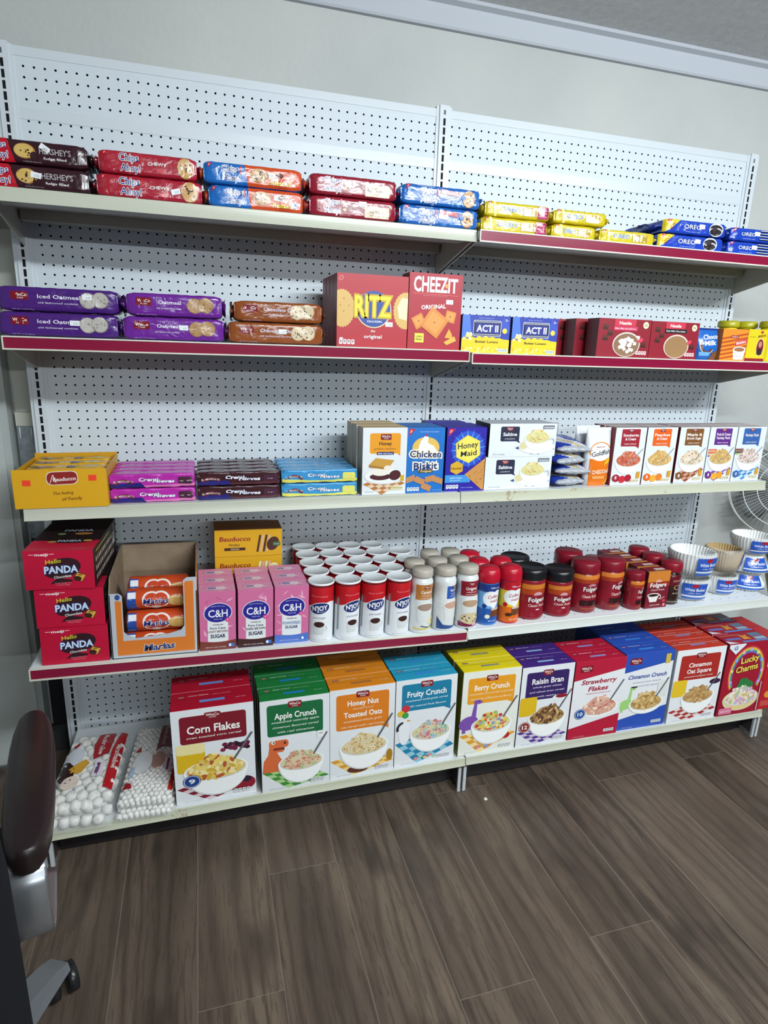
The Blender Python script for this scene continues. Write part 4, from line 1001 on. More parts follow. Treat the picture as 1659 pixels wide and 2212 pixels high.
a.badge(.2, 7.75, .95); a.ell(2.9, 5.3, 2.2, 2.2, '#2c53c8')
for k in range(16):
    t = k*math.pi/8+.1; a.poly([(2.9+1.5*math.cos(t-.05), 5.3+1.5*math.sin(t-.05)), (2.9+2.5*math.cos(t), min(7.85, 5.3+2.5*math.sin(t))), (2.9+1.5*math.cos(t+.05), 5.3+1.5*math.sin(t+.05))], '#5aa8ee', 0)
a.L += 1; hx = [(2.9+1.85*math.cos(math.radians(60*k+30+5)), 5.25+1.75*math.sin(math.radians(60*k+30+5))) for k in range(6)]; a.poly(hx, '#e8d64a'); a.poly([(2.9+(x-2.9)*.9, 5.25+(y-5.25)*.9) for x, y in hx], '#f0e063')
a.text('Honey', 2.85, 5.75, 2.7, .72, '#1c1e3a', .03, .1, rot=.12); a.text('Maid', 3.0, 4.75, 2.1, .66, '#1c1e3a', .03, .1, rot=.1)
hx = [(1.5+.95*math.cos(math.radians(60*k+30)), 2.95+.85*math.sin(math.radians(60*k+30))) for k in range(6)]; a.poly(hx, '#d6a92c'); a.text('Honey', 1.5, 2.9, 1.4, .28, '#6a2a1c', .05, .15, rot=.05)
a.rect(0, 1.1, 3.4, 2.05, '#3f94d8'); a.text('graham crackers', 1.5, 1.7, 1.6, .16, '#e9f2fa', .02); a.text('0g saturated fat', 1.4, 1.4, 1.4, .13, '#e9f2fa')
a.poly([(2.6, 2.1), (5.28, 4.1), (5.28, .15), (5.0, .15)], '#c98f4e')
for _ in range(22):
    u, v = a.r.uniform(3.3, 5.2), a.r.uniform(.8, 3.8)
    if v < 2.1+(u-2.6)*.72 and v > 2.1-(u-2.6)*.78: a.ell(u, v, .08, .06, '#8a5a2a', 6, up=.03)
a.L += 1; a.facts(.2, .35, 1.7, 4); a.text('NET WT 14.4 OZ (408g)', 3.0, .45, 1.6, .12, '#b9c7ee')
hm = thing('cracker_box', 'dark blue honey graham box with a yellow hexagon, front one', 'crackers', .75, -11.4, Z3(.5))
carton(hm, 5.25, 7.9, 2.4, '#2a1f9e', a, side='#221a63', flap=False)
dup(hm, .7, -8.9, Z3(.5), 'dark blue honey graham box directly behind the yellow-hexagon one'); dup(hm, .1, -6.3, Z3(.5)+.05, 'dark blue honey graham box, furthest back of three')
# saltines
a = Art(9.4, 4.15, 'paper', 22)
a.rr(1.5, 1.95, 4.1, 3.8, '#262b45', .2); a.poly([(3.5, 2.05), (4.1, 2.05), (4.3, 1.7)], '#262b45'); a.winco(2.75, 3.5, .9); a.text('Saltine', 2.8, 2.85, 1.9, .42, '#eceef2', .05); a.text('crackers', 2.8, 2.3, 1.4, .22, '#d7dbe4', .0, .25)
a.napkin([(3.6, 1.1), (6.5, .1), (9.3, .9), (6.6, 2.4)], '#39477c', '#d5dae4', 6)
a.ell(6.7, 1.25, 2.6, .95, '#d9dee0'); a.ell(6.7, 1.3, 2.5, .88, '#eef1f2'); a.ell(4.9, 1.45, .7, .5, '#d8cfa0', rot=.4)
a.bowl(6.7, 2.35, 3.7, ['#d8d48a', '#e9e6c0', '#cf8a5a', '#b9c77a', '#ecdba0'], 'oat', 80, fill='#d9cf90', spoon=False, depth=.45); a.arc(8.75, 1.9, .3, .5, -60, 160, '#c9cdd0')
a.rect(7.4, 3.5, 9.0, 3.95, '#7d828c'); a.rect(7.5, 3.6, 8.9, 3.7, '#d0d3d8', up=.3); a.text('NET WT 16 OZ (454 g)', 1.4, .35, 1.6, .14, '#6a6f78')
for k in range(6): a.line([(.4+k*.5, .1), (.9+k*.5, .8)], .02, '#c9cfd4', 0)
s1 = thing('cracker_box', 'lower white saltine cracker box, wide one below its twin', 'crackers', 8.2, -11.3, Z3(8))
carton(s1, 9.35, 4.15, 4.3, '#dfe5ea', a, side='#3a4266', top='#c8ced6', flap=False, left='#252b42')
dup(s1, 8.5, -11.3, Z3(8)+4.17, 'upper white saltine cracker box, wide one on top')
# blue and white cracker bags lying in a heap, and the orange standing bag
def softbag(root, W, L, H, col, mats, seed, art=None, name='bag'):
    R = random.Random(seed); ph = [R.uniform(0, 6.28) for _ in range(6)]; n = 18; m_ = 22
    def top(u, v):      # -1..1
        e = max(0, (1-abs(u)**3))**.6*max(0, (1-abs(v)**3.5))**.6
        return H*(.5+.5*e*(1+.10*math.sin(u*5+ph[0])*math.sin(v*6+ph[1])+.05*math.sin(u*13+ph[2]+v*9)))
    mb = MB(); T = [[(W/2*(-1+2*i/n)*(1+.03*math.sin(7*j/m_*3+ph[3])), L*(j/m_)+.12*math.sin(i*1.7+ph[4]), top(-1+2*i/n, -1+2*j/m_)) for i in range(n+1)] for j in range(m_+1)]
    B = [[(x, y, H-z) for x, y, z in r_] for r_ in T]
    def colr(i, j): return mats(-1+2*(i+.5)/n, (j+.5)/m_)
    for j in range(m_):
        for i in range(n):
            mb.add([T[j][i], T[j][i+1], T[j+1][i+1], T[j+1][i]], [(0, 1, 2, 3)], colr(i, j), True); mb.add([B[j][i], B[j+1][i], B[j+1][i+1], B[j][i+1]], [(0, 1, 2, 3)], colr(i, j), True)
    return mb.build(name, root)
def bagcol(u, v):
    if v > .94 or v < .07: return '#a9aeb6|film'
    q = v+.45*u
    if .50 < q < .95: return '#2740a6|film'
    if .14 < q < .34 and abs(u) < .85: return '#c2ae86|film' if (int(u*9)+int(v*17)) % 2 else '#d9cba6|film'
    if q <= .05: return '#2740a6|film'
    return '#d3d8de|film'
for k, (dx, dy, rz, rx) in enumerate(((0, 0, 8, .0), (.15, .1, -6, .05), (-.1, .15, 12, .10), (.1, .3, -4, .13))):
    r = thing('cracker_bag', ['lowest', 'second lowest', 'second highest', 'topmost'][k]+' blue and silver cracker bag in the heap beside the saltine boxes', 'crackers', 16.1+dx, -11.6+dy, Z3(16)+(0, 1.35, 2.75, 4.2)[k], rz=math.radians(rz), rx=rx)
    softbag(r, 5.0, 6.9, 1.3, '', bagcol, 90+k)
for k in range(3):
    r = thing('cracker_bag', ['front', 'middle', 'rear'][k]+' silver cracker bag top leaning behind the blue heap', 'crackers', 15.9-.2*k, -3.9+1.3*k, Z3(16), rz=0)
    pouch(r, 5.0, 7.5-.1*k, 1.15, '#9fa5ad', None)
a = Art(4.4, 7.6, 'film', 24)
a.poly([(0, 0), (4.4, 0), (4.4, 3.2), (3.4, 3.9), (2.2, 3.5), (0, 3.6)], '#e4761e'); a.ell(2.3, 4.5, 1.9, 1.2, '#e9edf0', rot=.1); a.arc(2.3, 4.5, 1.75, 1.95, 20, 200, '#e08a3a', sy=.65)
a.text('PEPPERIDGE FARM', 2.2, 5.1, 1.5, .16, '#b02a3a', .02, rot=.05); a.text('Goldfish', 2.35, 4.35, 3.4, .62, '#23262e', .03, .15, rot=.14); a.ell(3.6, 3.3, .55, .32, '#e8b52a', rot=.6); a.poly([(3.0, 2.6), (3.3, 3.0), (2.9, 3.1)], '#e8b52a')
a.text('CHEDDAR', 2.5, 1.9, 3.3, .5, '#f4e2c8', .05, rot=.05); a.rr(.9, .9, 3.2, 1.35, '#e99b4e', .1); a.text('baked with real cheese', 2.1, 1.12, 2.0, .13, '#fbeedd'); a.poly([(3.3, .2), (4.3, .3), (4.1, 1.4)], '#eeb03a')
r = thing('cracker_bag', 'white and orange standing bag of fish-shaped cheddar crackers', 'crackers', 20.2, -11.3, Z3(20)); pouch(r, 3.7, 7.7, 2.0, '#dde2e6', a)
dup(r, 20.0, -9.1, Z3(20), 'white and orange cracker bag standing behind the cheddar one')
# instant oatmeal
def oatbox(title, tc, sd, cols, fill, fruit, n8='8', bands=False, nap=None, blue=False):
    a = Art(5.0, 7.75, 'paper', sd)
    a.rr(1.0, 5.25, 4.0, 7.55, tc, .12); a.poly([(3.3, 5.3), (4.0, 5.3), (4.0, 4.95)], tc); a.winco(2.5, 7.35, .8)
    t = title.split('|')
    if len(t) > 1: a.text(t[0], 2.5, 6.75, 2.5, .36, '#f0e9e6', .05); a.text(t[1], 2.5, 6.25, 2.5 if len(t[1]) > 8 else 1.7, .36, '#f0e9e6', .05)
    else: a.text(t[0], 2.5, 6.6, 2.4, .38, '#f0e9e6', .05)
    a.text('instant oatmeal', 2.5, 5.6, 1.9, .2, '#ead9d4', .02, .1)
    if nap: a.napkin([(.1, 1.3), (2.0, .1), (4.9, 1.8), (3.4, 2.8)], nap[0], nap[1], 5)
    if bands:
        for k, c in enumerate(('#d86a4a', '#e8a070', '#d6502e', '#e6c06a', '#5a62a8') if not blue else ('#7a3a34', '#8a5a3a', '#4a3230', '#9ac04a')): a.rect(.15 if not blue else .0, 4.5-k*.22, 1.7 if not blue else 1.4, 4.68-k*.22, c, up=0)
        a.L += 1
    a.bowl(2.55, 3.3, 4.4, cols, 'oat', 110, fill=fill, spoon=False, depth=.42); a.line([(2.2, 2.9), (3.3, 3.4), (4.7, 4.9)], .1, '#8a8d90')
    for k, c in enumerate(fruit): a.ell(.9+k*.95, .95-.15*(k % 2), .55, .5, c); a.ell(.8+k*.95, 1.05-.15*(k % 2), .2, .15, '#ffffff' if False else c)
    a.ell(.75, 1.0, .55, .5, tc); a.text(n8, .75, 1.05, .28, .42, '#f0ecea', .05); a.rr(4.15, .9, 4.7, 1.8, '#d69a2c', .05); a.facts(3.2, .35, 1.5, 4, '#e6dcc0', '#7a6a4a'); a.text('NET WT 9.8 OZ', 1.0, .25, 1.2, .1, '#777777'); return a
OB = [('Strawberries|& Cream', '#9c2434', 22.05, 26.85, ['#b5463a', '#d58a70', '#c9604a', '#e0a890'], '#c06a50', ['#b01e34', '#c42a3c', '#a81c30'], None, 'strawberry'),
      ('Peaches|& Cream', '#e0601c', 27.05, 31.9, ['#d2a860', '#e6c888', '#bd8a44', '#dcc090'], '#cfa562', ['#e8962e', '#efa53c', '#dd7e2a'], None, 'peach'),
      ('Maple &|Brown Sugar', '#7c5228', 32.35, 37.25, ['#e6d8c4', '#d8c0a0', '#a98a68', '#efe6d8'], '#ddcdb6', [], ('#8a4a30', '#c99a84'), 'maple'),
      ('Fruit & Cream|Variety Pack', '#5f2a86', 37.4, 42.15, ['#d2b070', '#e3c98e', '#b98e50'], '#ceab6a', ['#e39a2c', '#efaa3c', '#e39a2c'], ('#7a4a94', '#d6cbe0'), 'fruit variety'),
      ('Variety Pack', '#3762a6', 42.3, 47.3, ['#e3d6d0', '#c0a090', '#a07a6c', '#eee6e0'], '#dacbc4', [], ('#4f86bf', '#bcd6ea'), 'plain variety')]
for i, (t, c, x0, x1, cols, fill, fruit, nap, word) in enumerate(OB):
    a = oatbox(t, c, 101+i, cols, fill, fruit, '8' if i != 4 else '10', i >= 3, nap, i == 4)
    sidec = {0: '#7c1c2a', 1: '#7c2a22', 2: '#6d1f26', 3: '#9ba3b0', 4: '#8fa4bd'}[i]
    r = thing('oatmeal_box', '%s instant oatmeal box, front of its row' % {'strawberry': 'white and dark red strawberry', 'peach': 'white and orange peach', 'maple': 'white and brown maple', 'fruit variety': 'white and purple fruit variety', 'plain variety': 'white and blue variety'}[word], 'oatmeal', (x0+x1)/2, -11.35, Z3(30))
    carton(r, x1-x0, 7.75, 2.3, '#dbe1e6', a, side=sidec, top='#b9a8a8', flap=False)
    dup(r, (x0+x1)/2-.05, -8.9, Z3(30), '%s instant oatmeal box, second in its row' % {'strawberry': 'dark red strawberry', 'peach': 'orange peach', 'maple': 'brown maple', 'fruit variety': 'purple fruit variety', 'plain variety': 'blue variety'}[word])

# ================================================================== fourth shelf
a = Art(6.3, 4.05, 'paper', 31)
a.line([(.5, 3.65), (.95, 3.66)], .05, '#f0dfe2'); a.line([(2.3, 3.7), (2.75, 3.71)], .05, '#f0dfe2'); a.text('meiji', 1.63, 3.66, 1.15, .26, '#f4ecec', .06)
a.ell(3.4, 2.2, 1.75, 1.05, '#33161f', rot=.25); a.poly([(2.2, .55), (2.9, 1.2), (4.2, 1.0), (4.3, .8)], '#33161f')
a.text('Hello', 2.65, 2.95, 1.4, .42, '#d9cf3a', .03, .12, rot=.12); a.text('PANDA', 3.3, 2.1, 3.0, .72, '#cfe2f2', .07, .05, rot=.04, out='#2a3f8c', ow=.05)
a.text('Chocolate', 3.4, 1.35, 1.6, .26, '#e9e4e0', .04, .2, rot=.12); a.poly([(4.3, 1.0), (5.2, .75), (5.55, 1.5), (4.7, 1.8)], '#2a1a12'); a.poly([(4.35, 1.05), (5.15, .8), (5.5, 1.45), (4.75, 1.72)], '#d6a545'); a.ell(4.75, 1.1, .36, .26, '#3a2014', rot=-.2); a.ell(5.0, 1.5, .22, .08, '#8a5a22')
a.text('Creme Center in a', 3.4, .68, 1.5, .13, '#e8a0ac'); a.text('Crunchy Cookie', 3.4, .48, 1.2, .13, '#e8a0ac')
sd = Art(11.8, 4.05, 'paper', 32)      # black side
sd.rect(0, 0, 11.8, 4.05, '#231416')
for j in range(3):
    for i in range(13): sd.ell(1.2+i*.72, .8+j*.95, .2, .3, '#cfc8c0' if (i+j) % 3 else '#b8a890', 8, up=.02)
sd.L += 1; sd.rect(1.2, 3.45, 8.6, 3.6, '#b7a93a'); sd.rect(9.8, 1.6, 11.0, 2.9, '#dfe3e6'); sd.rect(10.0, 3.1, 10.9, 3.8, '#8e8a88')
tp_ = Art(6.3, 11.8, 'paper', 33); tp_.rect(0, 3.4, 6.3, 11.8, '#231416')
tp_.ell(3.6, 3.3, 2.2, .9, '#231416'); tp_.text('PANDA', 3.5, 3.2, 2.2, .55, '#bfd0e0', .06, out='#2a2f5c'); tp_.ell(1.9, 2.9, .45, .3, '#b98a4a'); tp_.ell(5.2, 3.2, .45, .3, '#c99a4a'); tp_.text('PANDA', 3.6, 7.0, 2.8, .7, '#c3cede', .05); tp_.ell(4.3, 5.7, .9, .4, '#a9743a'); tp_.ell(2.2, 5.6, .4, .3, '#7a9a6a'); tp_.text('net wt', 1.4, .5, 1.4, .12, '#e8b0ba'); tp_.text('crunchy cookie', 4.8, .5, 1.3, .12, '#e8b0ba')
pb = thing('cookie_carton', 'red cookie carton at the left end of its shelf, bottom of three', 'cookies', -43.65, -16.6, Z4(-43.7), ry=T4)
carton(pb, 6.3, 4.02, 11.8, '#be1138', a, side='#231416', topart=tp_, rightart=sd, flap=False, left='#8c0f2c')
dup(pb, -43.75, -16.5, Z4(-43.7)+4.06, 'red cookie carton at the left end of its shelf, middle of three')
dup(pb, -44.35, -16.55, Z4(-43.7)+8.16, 'red cookie carton with black top and side, topmost of three', rz=math.radians(-3.2))
# open display case of cookie rolls
mt = thing('display_case', 'open cardboard display case with orange front, holding cookie rolls', 'display case', -35.95, -16.55, Z4(-35.6), ry=T4)
mb = MB(); OR = '#d9792e'; wt = '#b9bec6'; cw = 4.3; cd = 12.2; ht = 8.75
mb.box(-cw, cw, 0, cd, 0, .08, 'cardboard'); mb.box(-cw, cw, cd-.1, cd, 0, ht, 'cardboard')
for x0, x1 in ((-cw, -cw+.1), (cw-.1, cw)):
    mb.prism([(0.0, 0.0), (cd, 0), (cd, ht), (1.4, ht), (.0, 7.2)], x0, x1, 'cardboard', axis='x')
mb.prism([(0.0, 0.02), (cd, 0.02), (cd, ht-.02), (1.4, ht-.02), (.0, 7.15)], -cw-.02, -cw, wt, axis='x'); mb.prism([(0.0, 0.02), (cd, 0.02), (cd, ht), (1.4, ht), (.0, 7.2)], cw, cw+.02, OR, axis='x')
def cutfront(off, y0, y1, mat):
    left = [(-cw, 0), (-cw+1.25, 0), (-cw+1.25, 7.0), (-cw+.9, 7.3), (-cw, 7.3)]; right = [(cw-1.35, 0), (cw, 0), (cw, 8.7), (cw-1.0, 8.7), (cw-1.35, 8.4)]
    mid = [(-cw+1.25, 0), (cw-1.35, 0), (cw-1.35, 3.3), (cw-1.7, 2.8), (cw-3.0, 2.45), (-cw+2.4, 2.2), (-cw+1.6, 2.6), (-cw+1.25, 3.0)]
    for p in (left, right, mid): mb.prism(p, y0, y1, mat)
cutfront(0, 0, .1, wt)
a = Art(8.6, 8.8, 'paper', 34)
a.poly([(.55, .35), (8.25, .35), (8.25, 2.0), (.55, 2.0)], OR); a.poly([(.55, 2.0), (1.15, 2.0), (1.15, 6.4), (.9, 6.5), (.55, 6.5)], OR); a.poly([(7.35, 2.0), (8.25, 2.0), (8.25, 8.3), (7.5, 8.3), (7.35, 8.1)], OR)
a.ell(.8, 6.9, .25, .3, '#2a4a8c'); a.text('Marias', 4.7, 1.1, 3.0, .75, '#25407e', .05, .2, rot=.05, out='#e9d2bc', ow=.05)
a.emit(mb, lambda u, v, o: (u-cw, -o, v)); mb.build('case', mt)
def roll(lbl, X, Y, Z, sdn, spin=0.0):
    r = thing('cookie_roll', lbl, 'cookies', X, Y, Z, ry=T4, rx=spin, group=None)
    R = 1.12; L = 6.0; a = Art(L, 2.6, 'film', sdn)
    a.rect(0, 0, .9, 2.6, '#2a4a9a'); a.poly([(.9, 0), (1.3, 0), (.9, 1.0)], '#2a4a9a'); a.rect(.1, 1.7, .9, 2.4, '#dfe4ea')
    for cx in (2.45, 3.35): a.ell(cx, 1.5, .95, .95, '#e9ddd6', 20, up=.0)
    a.L += 1; a.poly([(1.7, 1.1), (4.1, 1.1), (2.9, .1)], '#e9ddd6'); 
    for cx in (2.45, 3.35): a.ell(cx, 1.45, .75, .78, '#c03f1e', 20, up=0)
    a.L += 1; a.text('Marias', 2.9, 1.35, 2.5, .6, '#1f2f72', .04, .15, rot=.03, out='#efe9f2', ow=.04); a.ell(4.9, 1.3, .8, .6, '#cda563'); a.ell(5.2, 1.2, .6, .55, '#c39550'); a.text('Galletas', 2.9, .8, .9, .12, '#efe9f2')
    mb = MB(); n = 28; rg = []
    for x, q in ((-L/2-.25, .3), (-L/2-.1, .75), (-L/2, .97), (-L/2+.2, 1), (L/2-.2, 1), (L/2, .97), (L/2+.1, .75), (L/2+.25, .3)):
        rg.append([(x, R*q*math.cos(2*math.pi*k/n), R+R*q*math.sin(2*math.pi*k/n)) for k in range(n)])
    mb.loft(rg, '#c2461e|film')
    a.emit(mb, lambda u, v, o: (u-L/2, -(R+o+.006)*math.cos((v-1.3)/R), R+(R+o+.006)*math.sin((v-1.3)/R)), None, [.2*k for k in range(1, 13)])
    mb.build('wrapper', r); return r
r0 = roll('orange cookie roll at the bottom of the open display case', -35.9, -14.95, Z4(-35.6)+.12, 35)
dup(r0, -35.65, -14.95, Z4(-35.6)+.12+2.3, 'orange cookie roll with the clear heart logo, front of the display case')
r2 = dup(r0, -35.6, -14.5, Z4(-35.6)+.12+4.6, 'orange cookie roll turned upwards, third from the bottom of the display case')
r2.rotation_euler[0] = 0
dup(r0, -35.5, -12.2, Z4(-35.6)+.12+5.1, 'orange cookie roll at the back of the display case, topmost in sight'); dup(r0, -35.5, -12.4, Z4(-35.6)+.12+2.6, 'orange cookie roll behind the front ones in the display case')
# sugar cartons
def sugar(kind, l1, l2, base_c, white, sdn):
    a = Art(3.95, 6.8, 'paper', sdn)
    for _ in range(26):
        t = a.r.uniform(0, 6.28); c = a.r.choice(['#dd8fb2', '#eab5ca', '#c75f92', '#e3a3bf']); px, py = a.r.uniform(.2, 3.7), a.r.uniform(1.5, 6.6)
        a.poly([(px+x_*math.cos(t)-y_*math.sin(t), py+x_*math.sin(t)+y_*math.cos(t)) for x_, y_ in ((-.45, 0), (0, .13), (.5, 0), (0, -.13))] if .5 < px < 3.4 and py < 6.2 else [(2, 3), (2.1, 3), (2.1, 3.1)], c, .05)
    a.L += 1; a.ell(1.95, .95, 3.2, .35, base_c, 20) if False else None
    a.rect(0, 0, 3.95, .95, base_c); a.poly([(0, .9)]+[(3.95*k/12, .9+.22*math.cos((k/12-.5)*math.pi)*-1+.22) for k in range(13)]+[(3.95, .9)], base_c, 1)
    a.rect(.85, 1.05, 3.1, 4.0, '#e3e6e8'); a.ell(1.97, 1.08, 1.12, .15, '#e3e6e8')
    a.ell(2.0, 4.35, 1.56, 1.16, '#e8e2ee', 26, .08); a.ell(2.0, 4.35, 1.48, 1.09, '#26248c', 26, .08)
    a.text('C&H', 2.0, 4.3, 2.1, .85, '#eef0f4', .03); a.text('SINCE 1906', 2.0, 3.62, .9, .12, '#c9cbe6', .02); a.text('PREMIUM CANE SUGAR', 2.0, 5.15, 1.5, .11, '#c9cbe6', arc=.8)
    for k in range(5): a.ell(3.05+.17*math.cos(k*1.257), 3.5+.17*math.sin(k*1.257), .12, .12, '#d64f8a', 8, up=.02)
    a.L += 1; a.ell(3.05, 3.5, .07, .07, '#f4d5e2', 8); a.text('PREMIUM', 1.97, 2.98, 1.1, .12, '#4a4c5a', .02)
    if kind == 'POWDERED': a.text('POWDERED', 1.97, 2.45, 2.05, .34, '#5a82b0', .02); a.text('SUGAR', 1.97, 1.95, 1.45, .34, '#2c3c78', .04)
    else: a.text('Pure Cane', 1.97, 2.6, 1.7, .26, '#2c3060', .02); a.text(kind, 1.97, 2.2, 2.15, .25, l1, .02); a.text('SUGAR', 1.97, 1.65, 1.6, .42, '#232a50', .05)
    a.text('NET WT 16 OZ (1 LB) 453g', 1.7, .35, 2.2, .11, '#e6dede', .02); a.rect(3.1, .3, 3.75, .7, '#3f6fc0'); a.rect(3.15, .35, 3.4, .65, '#e8eef4')
    return a
st = Art(3.95, 2.3, 'paper', 40)
for _ in range(12): px, py = st.r.uniform(.5, 3.4), st.r.uniform(.3, 2.0); st.poly([(px-.5, py), (px, py+.2), (px+.5, py), (px, py-.12)], st.r.choice(['#dd8fb2', '#eab5ca', '#c75f92']), .05)
st.L += 1; st.rr(.8, .7, 2.9, 1.4, '#e6dbe2', .3); st.ell(1.4, 1.05, .5, .26, '#26248c'); st.text('C&H', 1.4, 1.05, .6, .24, '#eef0f4', .02); st.text('sugar', 2.35, 1.05, .7, .16, '#c75f92')
for i, (kd, tc, bc, word, xc) in enumerate((('LIGHT BROWN', '#8a5a4a', '#7a3a32', 'light brown', -29.25), ('DARK BROWN', '#3a2a28', '#3f2020', 'dark brown', -25.2), ('POWDERED', '', '#4f74c4', 'blue-based powdered', -21.2))):
    yf = -16.35 if i < 2 else -16.1
    r = thing('sugar_carton', 'pink %s sugar carton, front of its row' % word, 'sugar', xc-.3, yf, Z4(xc), ry=T4)
    carton(r, 3.8, 6.82, 2.25, '#cf6d9b', sugar(kd, tc, '', bc, '', 41+i), side='#b9588c', topart=st, flap=False, top='#d98fb2')
    dup(r, xc-.32, yf+2.45, Z4(xc), 'pink %s sugar carton, middle of its row' % word); dup(r, xc-.34, yf+4.9, Z4(xc), 'pink %s sugar carton, rear of its row' % word)
# yellow wafer boxes standing behind the sugar
def wbox(flavor, bandc, stuff, sdn):
    a = Art(8.0, 3.3, 'paper', sdn); a.text('Bauducco', 2.4, 2.2, 3.6, .55, '#8e2420', .05, .1); a.text('Wafer', 2.3, 1.45, 1.4, .28, '#5a3a1a', .04); a.rr(1.1, .75, 3.6, 1.1, bandc, .1); a.text(flavor, 2.35, .92, 1.0, .16, '#eadfc8', .03)
    for k in range(4): a.poly([(4.9+k*.38, .5), (5.15+k*.38, .5), (5.5+k*.38, 2.6), (5.25+k*.38, 2.6)], stuff[k % 2])
    a.ell(6.9, 1.5, .7, .9, stuff[0], rot=-.5); a.rr(6.9, 1.2, 7.8, 1.7, '#3c6a4a', .1); a.text('crunchy', 7.35, 1.45, .7, .15, '#e8e6c0')
    return a
for k, (fl, bc, stf, zz, hh, lb) in enumerate((('STRAWBERRY', '#8a2a3a', ('#d88a9a', '#b04a5a'), 0, 4.3, 'yellow wafer box hidden lowest behind the pink sugar cartons'), ('VANILLA', '#3a4468', ('#e9e3b4', '#d9a9a0'), 4.33, 3.3, 'yellow vanilla wafer box behind the sugar cartons, under the chocolate one'), ('CHOCOLATE', '#3f2218', ('#4a2a20', '#d9b48a'), 7.66, 3.35, 'yellow chocolate wafer box behind the sugar cartons, topmost'))):
    r = thing('wafer_box', lb, 'wafers', -25.5+.05*k, -7.5, Z4(-25.5)+zz, ry=T4)
    carton(r, 8.0, hh, 4.0, '#d8a51c', wbox(fl, bc, stf, 50+k), side='#b5861a', top='#8a5a28', flap=False)
# canisters of sugar
nj = Art(8.4, 6.9, 'paper', 55); W_ = 8.4
nj.poly([(0, 6.85), (0, 4.0), (1.2, 4.15), (W_*.5-1.5, 4.3), (W_*.5+.1, 4.75), (W_*.5+1.3, 4.9), (W_, 4.2), (W_, 6.85)], '#bb1420')
nj.text('Pour-n-enjoy', W_*.5, 5.6, 1.9, .17, '#e88a8a', .02); nj.ell(W_*.5, 4.15, 1.22, .72, '#e9ecf2', 24, .18); nj.ell(W_*.5, 4.15, 1.15, .65, '#1e2a68', 24, .18)
nj.text("N'JOY", W_*.5, 4.18, 1.75, .55, '#eef1f6', .07, .05, rot=.1); nj.text('BRANDS', W_*.5+.15, 3.75, .9, .12, '#c3cbe2', .02, rot=.1); nj.text('puresugar', W_*.5, 3.05, 1.5, .26, '#a9a4b4', .02)
nj.poly([(W_*.5-.62, 1.0), (W_*.5+.45, 1.0), (W_*.5+.62, 2.3), (W_*.5-.75, 2.3)], '#d3d8da'); nj.arc(W_*.5+.6, 1.7, .22, .32, -90, 90, '#c3c8ca'); nj.ell(W_*.5-.05, 2.2, .7, .42, '#dfe3e3'); nj.ell(W_*.5-.05, 2.2, .6, .35, '#3c1f1c'); nj.text('NET WT 20 OZ (1 LB 4 OZ) 567g', W_*.5-.2, .3, 2.2, .1, '#777c84'); nj.rect(W_*.5-2.0, 1.2, W_*.5-1.75, 5.2, '#8a8f96') ; nj.rect(.3, 1, .9, 3.6, '#c9cdd2')
sc_ = thing('sugar_canister', 'x', 'sugar', -18.1, -15.3, Z4(-18), ry=T4, rz=.25)
can(sc_, [(0, 0), (1.42, 0), (1.48, .06), (1.46, .15), (1.46, 6.75), (1.44, 6.9)], '#dfe3e7|paper', nj, 'canister', 0, 44, 1.46)
mb = MB(); mb.lathe([(1.40, 6.6), (1.47, 6.62), (1.52, 6.9), (1.54, 7.03), (1.50, 7.1), (1.42, 7.1), (1.38, 7.05), (0, 7.05)], ['#8a1620|plastic', '#8a1620|plastic', '#e9edf0|plastic', '#e9edf0|plastic', '#e9edf0|plastic', '#d9dee2|plastic', '#d4dadd|plastic'], 36); mb.build('lid', sc_)
cols_ = [(-18.07, .1, -.25), (-14.96, .0, .3), (-11.86, .0, .05), (-8.76, -.05, .25)]; first = True
rown = ('front', 'second', 'third', 'fourth', 'rear'); coln = ('leftmost', 'second from left', 'third from left', 'rightmost')
for j in range(5):
    for i, (x, dy, rz) in enumerate(cols_):
        lb = 'red and white sugar canister, %s in the %s row' % (coln[i], rown[j])
        X, Y = x, -15.35+dy*(.5)+3.12*j
        if first: sc_.location = W3(X, Y, Z4(X)); sc_['label'] = lb; sc_['group'] = 'white-lidded sugar canisters'; sc_.rotation_euler[2] = rz; first = False
        else: dup(sc_, X, Y, Z4(X), lb, rz=rz+.9*j*(1 if j else 0)-.4*i*j, group='white-lidded sugar canisters')
dup(sc_, -5.65, -9.2, Z4(-5.8), 'red and white sugar canister behind the caramel creamer, nearer one', rz=.5, group='white-lidded sugar canisters'); dup(sc_, -5.65, -6.05, Z4(-5.8), 'red and white sugar canister behind the caramel creamer, further one', rz=.9, group='white-lidded sugar canisters')
